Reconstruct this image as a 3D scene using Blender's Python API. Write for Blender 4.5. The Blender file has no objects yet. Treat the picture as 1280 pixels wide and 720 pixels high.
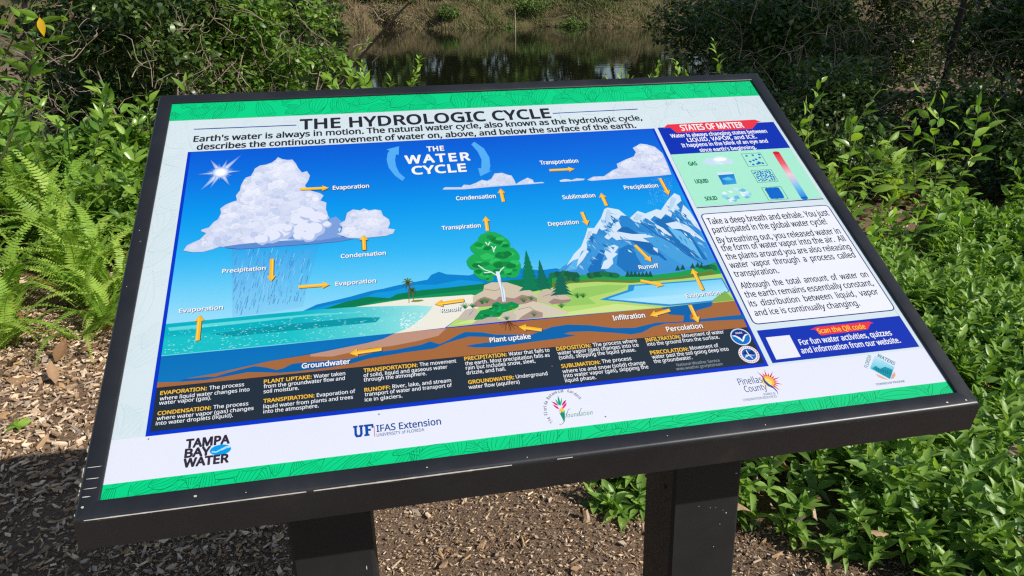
import bpy, math, random
import numpy as np
from mathutils import Matrix, Vector
from mathutils.geometry import tessellate_polygon

sc = bpy.context.scene
C = bpy.context.scene.collection
rad = math.radians
PI = math.pi

# ------------------------------------------------------------------ camera
CAM = Vector((0.0, 0.0, 1.30))
cam = bpy.data.cameras.new('camera')
cam.sensor_width = 36.0
cam.lens = 26.1
cam.clip_start = 0.02
cam.clip_end = 2000.0
cam_ob = bpy.data.objects.new('camera', cam)
C.objects.link(cam_ob)
cx_, cy_, cz_ = ((0.98073995, -0.19479622, -0.01426865),
                 (0.08568401, 0.36344216, 0.92766807),
                 (-0.1755204, -0.91102373, 0.37313316))
cam_ob.matrix_world = Matrix(((cx_[0], cy_[0], cz_[0], CAM.x), (cx_[1], cy_[1], cz_[1], CAM.y),
                              (cx_[2], cy_[2], cz_[2], CAM.z), (0, 0, 0, 1)))
sc.camera = cam_ob

# ------------------------------------------------------------------ sky, sun, exposure
SUN = Vector((0.95, -0.84, 1.0)).normalized()
sun_el = math.asin(SUN.z)
sun_az = math.atan2(SUN.x, SUN.y)
w = bpy.data.worlds.new('World')
sc.world = w
w.use_nodes = True
wn = w.node_tree
sky = wn.nodes.new('ShaderNodeTexSky')
sky.sky_type = 'NISHITA'
sky.sun_disc = False
sky.sun_elevation = sun_el
sky.sun_rotation = sun_az
sky.air_density = 1.0
sky.dust_density = 0.6
wn.links.new(sky.outputs[0], wn.nodes['Background'].inputs[0])
wn.nodes['Background'].inputs[1].default_value = 0.10
sl = bpy.data.lights.new('sun', 'SUN')
sl.energy = 4.9
sl.angle = rad(0.5)
sl.color = (1.0, 0.955, 0.88)
so = bpy.data.objects.new('sun', sl)
C.objects.link(so)
so.rotation_euler = (-SUN).to_track_quat('-Z', 'Y').to_euler()
sc.view_settings.view_transform = 'Standard'
sc.view_settings.look = 'None'
sc.view_settings.gamma = 1.0
sc.view_settings.exposure = 0.0
sc.cycles.max_bounces = 5
sc.cycles.diffuse_bounces = 3
sc.cycles.glossy_bounces = 2
sc.cycles.transmission_bounces = 3
sc.cycles.use_denoising = False
sc.cycles.sample_clamp_indirect = 6.0
sc.cycles.filter_width = 1.3

# ------------------------------------------------------------------ helpers
def lin(c):
    return tuple((v / 255.0 / 12.92) if v / 255.0 <= 0.04045 else ((v / 255.0 + 0.055) / 1.055) ** 2.4 for v in c)

def link(o, parent=None):
    C.objects.link(o)
    if parent is not None:
        o.parent = parent
    return o

def tag(o, label=None, cat=None, group=None, kind=None):
    if label: o['label'] = label
    if cat: o['category'] = cat
    if group: o['group'] = group
    if kind: o['kind'] = kind
    return o

def empty(name, loc, label, cat, group=None, rz=0.0):
    o = bpy.data.objects.new(name, None)
    o.empty_display_size = 0.1
    o.location = loc
    o.rotation_euler = (0, 0, rz)
    link(o)
    return tag(o, label, cat, group)

def tri_mesh(name, V, T, mat=None, tint=None, smooth=True):
    """mesh from numpy vertices (n,3) and triangles (m,3)"""
    V = np.asarray(V, dtype=np.float32); T = np.asarray(T, dtype=np.int32)
    me = bpy.data.meshes.new(name)
    me.vertices.add(len(V)); me.vertices.foreach_set('co', V.ravel())
    me.loops.add(T.size); me.loops.foreach_set('vertex_index', T.ravel())
    me.polygons.add(len(T))
    me.polygons.foreach_set('loop_start', np.arange(0, T.size, 3, dtype=np.int32))
    me.polygons.foreach_set('loop_total', np.full(len(T), 3, dtype=np.int32))
    me.polygons.foreach_set('use_smooth', np.full(len(T), smooth, dtype=bool))
    me.update(calc_edges=True)
    if tint is not None:
        a = me.attributes.new('tint', 'FLOAT_COLOR', 'POINT')
        tt = np.ones((len(V), 4), dtype=np.float32); tt[:, :3] = tint
        a.data.foreach_set('color', tt.ravel())
    if mat: me.materials.append(mat)
    return me

def pymesh(name, V, F, mat=None, smooth=False):
    me = bpy.data.meshes.new(name)
    me.from_pydata([tuple(v) for v in V], [], F)
    if smooth:
        me.polygons.foreach_set('use_smooth', [True] * len(F))
    me.update()
    if mat: me.materials.append(mat)
    return me

def obj(name, me, parent=None):
    return link(bpy.data.objects.new(name, me), parent)

# ------------------------------------------------------------------ materials
def newmat(name):
    m = bpy.data.materials.new(name); m.use_nodes = True
    nt = m.node_tree
    return m, nt, nt.nodes['Principled BSDF']

def ramp(nt, stops):
    r = nt.nodes.new('ShaderNodeValToRGB')
    cr = r.color_ramp
    while len(cr.elements) < len(stops): cr.elements.new(0.5)
    for e, (p, c) in zip(cr.elements, stops):
        e.position = p; e.color = (*c, 1)
    return r

def noise(nt, scale, detail=4, rough=0.55, coord='Object'):
    tc = nt.nodes.new('ShaderNodeTexCoord')
    n = nt.nodes.new('ShaderNodeTexNoise')
    n.inputs['Scale'].default_value = scale
    n.inputs['Detail'].default_value = detail
    n.inputs['Roughness'].default_value = rough
    nt.links.new(tc.outputs[coord], n.inputs['Vector'])
    return n

def bump(nt, src, b, strength=0.3, dist=0.01):
    bp = nt.nodes.new('ShaderNodeBump')
    bp.inputs['Strength'].default_value = strength
    bp.inputs['Distance'].default_value = dist
    nt.links.new(src, bp.inputs['Height'])
    nt.links.new(bp.outputs[0], b.inputs['Normal'])

def print_mat():
    m, nt, b = newmat('printed_laminate')
    a = nt.nodes.new('ShaderNodeAttribute'); a.attribute_name = 'Col'
    n = noise(nt, 3.0, 5)
    hs = nt.nodes.new('ShaderNodeMixRGB'); hs.blend_type = 'MULTIPLY'; hs.inputs[0].default_value = 1
    r = ramp(nt, [(0.3, (0.94, 0.95, 0.96)), (0.7, (1, 1, 1))])
    nt.links.new(n.outputs[0], r.inputs[0])
    nt.links.new(a.outputs['Color'], hs.inputs[1]); nt.links.new(r.outputs[0], hs.inputs[2])
    nt.links.new(hs.outputs[0], b.inputs['Base Color'])
    b.inputs['Roughness'].default_value = 0.32
    b.inputs['Specular IOR Level'].default_value = 0.4
    return m
M_PRINT = print_mat()

def paint_mat(name, base, rough, dirt=(0.06, 0.045, 0.03), amt=0.5):
    m, nt, b = newmat(name)
    n = noise(nt, 9.0, 8, 0.65)
    r = ramp(nt, [(0.35, base), (0.62, tuple(v * 1.25 for v in base)), (0.85, tuple(v * (1 - amt) + d * amt for v, d in zip(base, dirt)))])
    nt.links.new(n.outputs[0], r.inputs[0])
    n2 = noise(nt, 420.0, 3)
    r2 = ramp(nt, [(0.66, (0, 0, 0)), (0.72, (1, 1, 1))])
    n2b = noise(nt, 95.0, 2)
    r3 = ramp(nt, [(0.80, (0, 0, 0)), (0.83, (1, 1, 1))])
    nt.links.new(n2b.outputs[0], r3.inputs[0])
    mx = nt.nodes.new('ShaderNodeMixRGB'); mx.inputs[2].default_value = (0.16, 0.15, 0.13, 1)
    nt.links.new(r3.outputs[0], mx.inputs[0]); nt.links.new(r.outputs[0], mx.inputs[1])
    nt.links.new(mx.outputs[0], b.inputs['Base Color'])
    rr = ramp(nt, [(0.3, (rough - 0.08,) * 3), (0.75, (rough + 0.14,) * 3)])
    nt.links.new(n.outputs[0], rr.inputs[0]); nt.links.new(rr.outputs[0], b.inputs['Roughness'])
    b.inputs['Specular IOR Level'].default_value = 0.5
    bump(nt, n2.outputs[0], b, 0.08, 0.0005)
    return m
M_FRAME = paint_mat('black_powder_coat', (0.013, 0.014, 0.017), 0.36)
M_POST = paint_mat('black_post_paint', (0.007, 0.0072, 0.008), 0.62)
def flat_mat(name, col, rough=0.6):
    m, nt, b = newmat(name)
    n = noise(nt, 60, 4)
    r = ramp(nt, [(0.3, tuple(v * 0.75 for v in col)), (0.7, col)])
    nt.links.new(n.outputs[0], r.inputs[0]); nt.links.new(r.outputs[0], b.inputs['Base Color'])
    b.inputs['Roughness'].default_value = rough
    return m
M_CHIPPED = flat_mat('bare_metal_chip', (0.62, 0.58, 0.52), 0.5)

# ================================================================== THE SIGN
SW, SH = 0.900, 0.6092          # visible printed sheet
TILT = rad(28)
BL = Vector((-0.26905, 0.62626, 0.86745))   # lower left corner of the sheet
SO = Vector((0.15, 0.825, 0.0))
sign = empty('interpretive_sign', SO, 'large tilted information board about the hydrologic cycle in a black frame on two black posts', 'information sign')

# frame rails, mitred; profile = (distance outward from the sheet edge, height over the sheet)
prof = [(0.000, -0.004), (0.000, 0.0022), (0.0006, 0.0030), (0.0015, 0.0034), (0.0148, 0.0040), (0.0162, 0.0038), (0.0174, 0.0032),
        (0.0184, 0.0022), (0.0192, 0.0008), (0.0197, -0.0010), (0.0270, -0.0400), (0.0262, -0.0412), (0.0100, -0.0412), (0.0, -0.0400)]
def to_sheet_parent(o):
    o.location = BL - SO; o.rotation_euler = (TILT, 0, 0)
    return o
def rail(side):
    V = []; F = []
    n = len(prof)
    segs = 24
    for k in range(segs + 1):
        t = k / segs
        for d, h in prof:
            a = {'b': (-d, -d), 'r': (SW + d, -d), 't': (SW + d, SH + d), 'l': (-d, SH + d)}[side]
            b = {'b': (SW + d, -d), 'r': (SW + d, SH + d), 't': (-d, SH + d), 'l': (-d, -d)}[side]
            V.append((a[0] + (b[0] - a[0]) * t, a[1] + (b[1] - a[1]) * t, h))
    for k in range(segs):
        for i in range(n):
            j = (i + 1) % n
            F.append((k * n + i, k * n + j, (k + 1) * n + j, (k + 1) * n + i))
    F.append(tuple(range(n - 1, -1, -1))); F.append(tuple(segs * n + i for i in range(n)))
    me = pymesh('frame_rail', V, F, M_FRAME, True)
    me.set_sharp_from_angle(angle=rad(32))
    return to_sheet_parent(obj('frame_rail', me, sign))
for s_ in 'brtl': rail(s_)
bk = pymesh('back_plate', [(-.001, -.001, -.034), (SW + .001, -.001, -.034), (SW + .001, SH + .001, -.034), (-.001, SH + .001, -.034),
     (-.001, -.001, -.030), (SW + .001, -.001, -.030), (SW + .001, SH + .001, -.030), (-.001, SH + .001, -.030)],
     [(3, 2, 1, 0), (4, 5, 6, 7), (0, 1, 5, 4), (1, 2, 6, 5), (2, 3, 7, 6), (3, 0, 4, 7)], M_FRAME)
to_sheet_parent(obj('back_plate', bk, sign))

# chips of bare metal along the worn edges of the frame
rng = random.Random(5)
def chips():
    V = []; F = []
    def flake(u, v, h, du, dn, nrm):
        # a ragged flake lying on the rounded front edge; nrm: 'f' on the nose, 't' on top
        i0 = len(V); k = 7
        for q in range(k):
            a = 2 * PI * q / k
            r = 0.6 + 0.6 * rng.random()
            x = u + du * math.cos(a) * r; s = dn * math.sin(a) * r
            if nrm == 'f': V.append((x, v - 0.00035 - s * 0.25, h + s * 0.9))
            elif nrm == 't': V.append((x, v + s, 0.00425))
            elif nrm == 'l': V.append((v - s * 0.3, x, h + s * 0.9))
            elif nrm == 'lt': V.append((v + s, x, 0.00425))
        F.append(tuple(range(i0, i0 + k)))
    for u0, u1, n in ((0.0, 0.20, 12), (0.20, 0.36, 12), (0.40, 0.46, 3), (0.62, 0.90, 12)):
        for _ in range(n):
            flake(rng.uniform(u0, u1), -0.0190, 0.0013 + rng.uniform(-.0006, .0006), rng.uniform(.002, .009), rng.uniform(.0003, .0008), 'f')
    def streak(ua, ub, amp, seed_):
        r_ = random.Random(seed_); u = ua; prev = None
        while u < ub:
            w_ = amp * (0.25 + 0.75 * r_.random()) * min(1, (u - ua) / .02 + .1, (ub - u) / .03 + .1)
            top = (u, -0.01795 - .0004 + w_ * .55, 0.00315 + w_ * .30); bot = (u, -0.01855 - .0003, 0.0026 - w_ * 1.1)
            i0 = len(V); V.extend([top, bot])
            if prev is not None: F.append((prev, prev + 1, i0 + 1, i0))
            prev = i0; u += r_.uniform(.002, .007)
            if r_.random() < .018: prev = None; u += r_.uniform(.001, .006)
    streak(-.01, .24, .0005, 1); streak(.20, .385, .0008, 2); streak(.43, .45, .0003, 3)
    for _ in range(9):
        flake(rng.uniform(-.012, .05), -0.0190, 0.0012, rng.uniform(.001, .004), rng.uniform(.0006, .0014), 'f')
    for _ in range(12):
        flake(rng.uniform(-.015, .06), -0.0196, 0.0012, rng.uniform(.001, .003), rng.uniform(.0006, .0014), 'l')
    for u, v, a, b in ((.085, -.009, .0016, .0012), (.13, -.012, .0007, .0006), (.30, -.010, .0008, .0006), (.40, -.013, .0007, .0005), (.55, -.009, .0007, .0005),
                       (.66, -.011, .0006, .0006), (.88, -.012, .0016, .0010), (.904, -.012, .0012, .0012)):
        flake(u, v, 0, a, b, 't')
    for u, v, a, b in ((.034, -.008, .0004, .007), (.022, -.009, .0004, .006), (.012, -.010, .0004, .007), (.004, -.012, .0005, .004), (-.006, -.013, .0012, .0016), (.26, -.012, .0006, .0005), (.35, -.010, .0006, .0006)):
        flake(u, v, 0, a, b, 'lt')
    return pymesh('worn_paint_chips', V, F, M_CHIPPED)
to_sheet_parent(tag(obj('worn_paint_chips', chips(), sign), kind='stuff'))

# posts
def post(xl, xr, y0, ztop, depth):
    w_ = xr - xl; b = 0.004
    pts = [(xl + b, y0), (xr - b, y0), (xr, y0 + b), (xr, y0 + depth - b), (xr - b, y0 + depth), (xl + b, y0 + depth), (xl, y0 + depth - b), (xl, y0 + b)]
    V = []; F = []
    lean = math.tan(rad(3.2))
    n = 8
    for k in range(9):
        t = k / 8
        for x, y in pts:
            zt = ztop + (y - y0) * math.tan(TILT) - 0.004
            z = -0.05 + (zt + 0.05) * t
            V.append((x - SO.x, y - SO.y - (ztop - z) * lean, z))
    for k in range(8):
        for i in range(n):
            j = (i + 1) % n
            F.append((k * n + i, k * n + j, (k + 1) * n + j, (k + 1) * n + i))
    F.append(tuple(range(7, -1, -1))); F.append(tuple(8 * n + i for i in range(n)))
    return pymesh('post', V, F, M_POST)
def underside(y): return BL.z + (y - BL.y) * math.tan(TILT) - 0.0405 / math.cos(TILT)
PY = 0.775
obj('post', post(-0.1338, -0.0342, PY, underside(PY), 0.1), sign)
obj('post', post(0.3620, 0.4600, PY, underside(PY), 0.1), sign)
hole = pymesh('screw_hole', [(0.3604 - SO.x, 0.80 + .0035 * math.cos(q * PI / 4) - SO.y - .012, 0.665 + .0035 * math.sin(q * PI / 4)) for q in range(8)], [tuple(range(8))], flat_mat('dark_hole', (.003, .003, .003), .9))
obj('screw_hole', hole, sign)
# bright nicks in the post paint
nv = []; nf = []
for x, z, a, b in ((-.0455, .627, .0006, .0035), (.441, .629, .0009, .0012), (.433, .612, .0006, .0006), (.425, .640, .0005, .0005), (.417, .641, .0006, .0005), (.426, .576, .0007, .0007), (.40, .646, .001, .0003), (.436, .634, .0005, .0005), (.4515, .69, .0022, .0006)):
    i0 = len(nv)
    for q in range(5):
        aa = 2 * PI * q / 5 + .5
        z_ = z + b * math.sin(aa)
        nv.append((x + a * math.cos(aa) - SO.x, PY - 0.0004 - (underside(PY) - z_) * math.tan(rad(3.2)) - SO.y, z_))
    nf.append(tuple(range(i0, i0 + 5)))
obj('paint_nicks', pymesh('paint_nicks', nv, nf, M_CHIPPED), sign)['kind'] = 'stuff'

# ------------------------------------------------------------------ printed sheet
sheet_me = pymesh('printed_panel', [(-.004, -.004, -.003), (SW + .004, -.004, -.003), (SW + .004, SH + .004, -.003), (-.004, SH + .004, -.003),
     (-.004, -.004, 0), (SW + .004, -.004, 0), (SW + .004, SH + .004, 0), (-.004, SH + .004, 0)],
     [(3, 2, 1, 0), (4, 5, 6, 7), (0, 1, 5, 4), (1, 2, 6, 5), (2, 3, 7, 6), (3, 0, 4, 7)], M_PRINT)
ca = sheet_me.attributes.new('Col', 'FLOAT_COLOR', 'POINT')
for d in ca.data: d.color = (0.66, 0.70, 0.75, 1)
sheet = to_sheet_parent(obj('printed_panel', sheet_me, sign))

# Artwork positions were measured on the sheet as it lies in perspective; this homography flattens them to metres on the sheet
_src = [(215.5, 130.5), (938.3, 101.7), (1193.9, 491.7), (125.4, 626.6)]
_dst = [(0, SH), (SW, SH), (SW, 0), (0, 0)]
_A = []
for (x, y), (X, Y) in zip(_src, _dst):
    _A.append([x, y, 1, 0, 0, 0, -X * x, -X * y, -X]); _A.append([0, 0, 0, x, y, 1, -Y * x, -Y * y, -Y])
_H = np.linalg.svd(np.array(_A))[2][-1].reshape(3, 3)
def P(x, y):
    q = _H @ np.array([x, y, 1.0])
    return (q[0] / q[2], q[1] / q[2])
def PP(pts): return [P(*p) for p in pts]
def zp(ox, oy, s):      # reader for points noted in an enlarged detail
    return lambda pts: [P(ox + x / s, oy + y / s) for x, y in pts]

PAPER = 0.75
def pc(c): return tuple(v * PAPER for v in lin(c))

GRID = np.zeros((640, 930), dtype=np.float64)     # how many ink layers lie on each millimetre of the sheet
STEP = 0.000014
class Art:
    """flat printed artwork; every group of shapes lies one ink layer above whatever it covers"""
    def __init__(s, name):
        s.name = name; s.V = []; s.F = []; s.Cc = []; s.boxes = []; s.start = 0; s.step = STEP
    def up(s, d=0):
        s.flush()
    def mark(s, pts):
        us = [p[0] for p in pts]; vs = [p[1] for p in pts]
        s.boxes.append((min(us), min(vs), max(us), max(vs)))
    def flush(s):
        if len(s.V) == s.start: s.boxes = []; return
        B = [(max(0, int(v0 * 1000) + 10), min(640, int(v1 * 1000) + 12), max(0, int(u0 * 1000) + 10), min(930, int(u1 * 1000) + 12)) for u0, v0, u1, v1 in s.boxes]
        lv = s.step + max([float(GRID[b[0]:b[1], b[2]:b[3]].max()) for b in B if b[1] > b[0] and b[3] > b[2]] or [0])
        for b in B: GRID[b[0]:b[1], b[2]:b[3]] = lv
        for k in range(s.start, len(s.V)): s.V[k] = (s.V[k][0], s.V[k][1], s.V[k][2] + lv)
        s.start = len(s.V); s.boxes = []
    def poly(s, pts, col, cols=None, raw=False):
        i0 = len(s.V); s.mark(pts)
        s.V += [(p[0], p[1], 0) for p in pts]
        if cols is None: cols = [pc(col)] * len(pts)
        s.Cc += [(*c, 1) for c in cols]
        if len(pts) == 3:
            s.F.append((i0, i0 + 1, i0 + 2)); return
        for t in tessellate_polygon([[Vector((p[0], p[1], 0)) for p in pts]]):
            a, b, c = (Vector(pts[q]) for q in t)
            cr = (b.x - a.x) * (c.y - a.y) - (b.y - a.y) * (c.x - a.x)
            if abs(cr) < 1e-14: continue
            s.F.append(tuple(i0 + q for q in (t if cr > 0 else t[::-1])))
    def rect(s, u0, v0, u1, v1, col): s.poly([(u0, v0), (u1, v0), (u1, v1), (u0, v1)], col)
    def disc(s, u, v, ru, rv, col, n=14, rot=0, jit=0, rg=None):
        pts = []
        for k in range(n):
            a = 2 * PI * k / n
            r = 1 + (rg.uniform(-jit, jit) if jit else 0)
            x = ru * r * math.cos(a); y = rv * r * math.sin(a)
            pts.append((u + x * math.cos(rot) - y * math.sin(rot), v + x * math.sin(rot) + y * math.cos(rot)))
        s.poly(pts, col)
    def line(s, pts, wd, col, closed=False, taper=False, clip=None):
        n = len(pts)
        for i in range(n if closed else n - 1):
            a = pts[i]; b = pts[(i + 1) % n]
            if clip and not (clip[0] <= a[0] <= clip[2] and clip[1] <= a[1] <= clip[3] and clip[0] <= b[0] <= clip[2] and clip[1] <= b[1] <= clip[3]): continue
            dx, dy = b[0] - a[0], b[1] - a[1]; L = math.hypot(dx, dy)
            if L < 1e-7: continue
            w0 = wd * (1 - (i / (n - 1)) * .8 if taper else 1); w1 = wd * (1 - ((i + 1) / (n - 1)) * .8 if taper else 1)
            nx, ny = -dy / L / 2, dx / L / 2
            i0 = len(s.V); s.mark([a, b]); ze = 0.000002 * (i % 4)
            s.V += [(a[0] - nx * w0, a[1] - ny * w0, ze), (b[0] - nx * w1, b[1] - ny * w1, ze), (b[0] + nx * w1, b[1] + ny * w1, ze), (a[0] + nx * w0, a[1] + ny * w0, ze)]
            s.Cc += [(*pc(col), 1)] * 4
            s.F.append((i0, i0 + 1, i0 + 2, i0 + 3))
    def build(s, parent=None):
        s.flush()
        me = bpy.data.meshes.new(s.name)
        me.from_pydata(s.V, [], s.F); me.update()
        a = me.attributes.new('Col', 'FLOAT_COLOR', 'POINT')
        a.data.foreach_set('color', np.array(s.Cc, dtype=np.float32).ravel())
        me.materials.append(M_PRINT)
        return obj(s.name, me, sheet)

# lettering
_tc = {}
try:    # a plain sans that ships inside Blender; its built-in face otherwise
    FONT = bpy.data.fonts.load(bpy.utils.system_resource('DATAFILES', path='fonts') + '/NotoSansHebrew-Regular.woff2')
except Exception:
    FONT = None
def glyphs(txt, space=1.0):
    key = (txt, space)
    if key in _tc: return _tc[key]
    cu = bpy.data.curves.new('t', 'FONT'); cu.body = txt; cu.size = 1.0; cu.resolution_u = 3
    cu.space_character = space
    if FONT: cu.font = FONT
    o = bpy.data.objects.new('t', cu); C.objects.link(o)
    dg = bpy.context.evaluated_depsgraph_get()
    me = bpy.data.meshes.new_from_object(o.evaluated_get(dg))
    V = np.empty(len(me.vertices) * 3, dtype=np.float32); me.vertices.foreach_get('co', V); V = V.reshape(-1, 3)[:, :2]
    F = [tuple(p.vertices) for p in me.polygons]
    cnt = {}
    for f in F:
        for q in range(len(f)):
            e = (f[q - 1], f[q]) if f[q - 1] < f[q] else (f[q], f[q - 1]); cnt[e] = cnt.get(e, 0) + 1
    E = [e for e, c in cnt.items() if c == 1]
    bpy.data.objects.remove(o); bpy.data.curves.remove(cu); bpy.data.meshes.remove(me)
    _tc[key] = (V, F, E)
    return _tc[key]
CAPH = float(glyphs('H')[0][:, 1].max())
def text(art, txt, a, b, cap, col, bold=0.012, shear=0.0, shadow=None, space=1.0, level=True):
    """lettering from a to b (baseline ends, metres on the sheet) with capitals cap metres high"""
    V, F, E = glyphs(txt, space)
    x0, x1 = V[:, 0].min(), V[:, 0].max()
    if level: m = (a[1] + b[1]) / 2; a = (a[0], m); b = (b[0], m)
    dx, dy = b[0] - a[0], b[1] - a[1]; L = math.hypot(dx, dy); ux, uy = dx / L, dy / L
    sx = L / (x1 - x0); sy = cap / CAPH
    X = (V[:, 0] - x0) * sx + shear * V[:, 1] * sy; Y = V[:, 1] * sy
    U = a[0] + X * ux - Y * uy; W_ = a[1] + X * uy + Y * ux
    d = max(0.0, bold) * cap / CAPH        # heavier strokes: the outlines are inked with a line of this half width
    def put(off, c):
        if level:
            k = max(1, int(L * 40))
            for q in range(k): art.mark([(a[0] + (b[0] - a[0]) * q / k, float(W_.min())), (a[0] + (b[0] - a[0]) * (q + 1) / k, float(W_.max()))])
        else: art.mark([(float(U.min()), float(W_.min())), (float(U.max()), float(W_.max()))])
        i0 = len(art.V); cc = (*pc(c), 1)
        art.V += [(float(u + off[0]), float(v + off[1]), 0) for u, v in zip(U, W_)]
        art.Cc += [cc] * len(U)
        art.F += [tuple(i0 + q for q in f) for f in F]
        if d > 0:
            for n_, (p_, q_) in enumerate(E):
                ze = 0.0000016 * (1 + n_ % 6)
                x0_, y0_, x1_, y1_ = float(U[p_]) + off[0], float(W_[p_]) + off[1], float(U[q_]) + off[0], float(W_[q_]) + off[1]
                ex, ey = x1_ - x0_, y1_ - y0_; l_ = math.hypot(ex, ey)
                if l_ < 1e-9: continue
                ex, ey = ex / l_ * d, ey / l_ * d; i0 = len(art.V); k_ = .45
                art.V += [(x0_ - ex * k_ + ey, y0_ - ey * k_ - ex, ze), (x1_ + ex * k_ + ey, y1_ + ey * k_ - ex, ze), (x1_ + ex * k_ - ey, y1_ + ey * k_ + ex, ze), (x0_ - ex * k_ - ey, y0_ - ey * k_ + ex, ze)]
                art.Cc += [cc] * 4; art.F.append((i0, i0 + 1, i0 + 2, i0 + 3))
    if shadow:
        put((0.0007, -0.0007), shadow); art.up()
    put((0, 0), col)
def TX(art, txt, x0, y0, x1, y1, cap, col, **k):
    a, b = P(x0, y0), P(x1, y1)
    h = (P(x0, y0 - cap)[1] - a[1] + P(x1, y1 - cap)[1] - b[1]) / 2
    text(art, txt, a, b, h, col, **k)
# ================================================================== ARTWORK ON THE SHEET
GRN = (0, 214, 134); GLN = (0, 128, 74); PALE = (217, 231, 236); PLN = (206, 225, 228); BLUE = (0, 52, 200); DKB = (36, 48, 128); INK = (38, 38, 46); WH = (246, 247, 250)
YEL = (252, 196, 52); CHAR = (34, 46, 58)
rng = random.Random(11)

def leaf_pattern(art, box, bg, col, wd, L0, L1, n, seed):
    """overlapping outlined leaves, each filled with the ground colour so that it hides the lines under it"""
    rg = random.Random(seed)
    cl = lambda p: (min(max(p[0], box[0]), box[2]), min(max(p[1], box[1]), box[3]))
    for i in range(n):
        u = box[0] + (box[2] - box[0]) * ((i * 0.618 + rg.uniform(-.02, .02)) % 1) - L0 * .3; v = rg.uniform(box[1] - L0 * .45, box[3] - L0 * .1)
        L = rg.uniform(L0, L1); a = rg.uniform(0.1, 1.9); bend = rg.uniform(-.8, .8); W_ = L * rg.uniform(.16, .26)
        mid = []
        for k in range(13):
            t = k / 12; aa = a + bend * t
            mid.append((u + L * t * math.cos(aa), v + L * t * math.sin(aa), aa))
        def side(sd, k0=0, k1=13): return [(x - math.sin(aa) * W_ * sd * math.sin(PI * (k / 12) ** .8), y + math.cos(aa) * W_ * sd * math.sin(PI * (k / 12) ** .8)) for k, (x, y, aa) in enumerate(mid)][k0:k1]
        out = [cl(p) for p in side(1) + side(-1)[::-1]]
        if max(p[0] for p in out) - min(p[0] for p in out) < .002 or max(p[1] for p in out) - min(p[1] for p in out) < .002: continue
        art.poly(out, bg); art.up()
        for sd in (-1, 1): art.line(side(sd), wd, col, clip=box)
        for sd in (-.55, -.15, .3, .65): art.line(side(sd, 1, 11), wd * .8, col, clip=box)
        art.up()

# grounds
a = Art('pale_background'); a.rect(0, 0.062, SW, 0.571, PALE); a.build()
a = Art('logo_strip'); a.rect(0, 0.0158, SW, 0.0635, (232, 235, 248)); a.build()
a = Art('pale_leaf_pattern')
leaf_pattern(a, (0.001, 0.064, 0.030, 0.569), PALE, PLN, .0012, .05, .09, 34, 1)
leaf_pattern(a, (0.700, 0.500, SW - .001, 0.569), PALE, PLN, .0010, .05, .10, 22, 2)
leaf_pattern(a, (0.001, 0.502, 0.700, 0.569), PALE, (212, 228, 233), .0009, .05, .10, 50, 3)
leaf_pattern(a, (0.893, 0.064, SW - .001, 0.5), PALE, PLN, .0009, .05, .10, 30, 3)
a.build()
for box, seed in (((0, 0.570, SW, SH + .001), 21), ((0, -0.001, SW, 0.0162), 22)):
    a = Art('green_border_band'); a.rect(*box, GRN); a.build()
    a = Art('leaf_line_pattern'); leaf_pattern(a, box, GRN, GLN, .00055 if seed == 21 else .0005, .03, .065, 120 if seed == 21 else 90, seed); a.build()

# heading
a = Art('title_lettering'); TX(a, 'THE HYDROLOGIC CYCLE', 375.5, 161, 689, 148, 11.8, INK, bold=0.026, space=1.04); a.build()
a = Art('heading_rule'); a.line(PP([(242.5, 161.7), (370.5, 156.5)]), .0019, (52, 64, 160)); a.build()
a = Art('heading_rule'); a.line(PP([(691, 141.8), (797, 136.5)]), .0019, (52, 64, 160)); a.build()
a = Art('subtitle_lettering')
TX(a, "Earth's water is always in motion. The natural water cycle, also known as the hydrologic cycle,", 242, 177.3, 803, 150.4, 6.6, INK, bold=.022)
TX(a, 'describes the continuous movement of water on, above, and below the surface of the earth.', 246, 187.2, 795.4, 159.9, 6.6, INK, bold=.022)
a.build()

# ---------------- the big picture: blue frame
U0, U1, V0, V1 = 0.0312, 0.6972, 0.0632, 0.4995
a = Art('picture_border'); a.rect(U0, V0, U1, V1, BLUE); a.build()
IU0, IU1, IV0, IV1 = 0.0352, 0.6937, 0.0680, 0.4985
def clampu(pts): return [(min(max(u, IU0), IU1), min(max(v, IV0), IV1)) for u, v in pts]
HORI = 0.200
a = Art('painted_sky')
stops = [(0, (0, 90, 212)), (.18, (0, 112, 222)), (.42, (0, 150, 234)), (.68, (48, 180, 240)), (.86, (108, 205, 244)), (1, (150, 218, 246))]
def sk(t):
    for (p, c), (p2, c2) in zip(stops, stops[1:]):
        if t <= p2: f = (t - p) / (p2 - p); return pc(tuple(x + (y - x) * f for x, y in zip(c, c2)))
    return pc(stops[-1][1])
N = 26
for i in range(N):
    for j in range(6):
        q = [(IU0 + (IU1 - IU0) * (j + x) / 6, IV1 + (0.19 - IV1) * (i + y) / N) for x, y in ((0, 1), (1, 1), (1, 0), (0, 0))]
        a.poly(q, None, [sk(max(0, min(1, (IV1 - v) / (IV1 - 0.19) * (1.07 - .20 * (u - IU0) / (IU1 - IU0))))) for u, v in q])
a.build()

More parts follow.
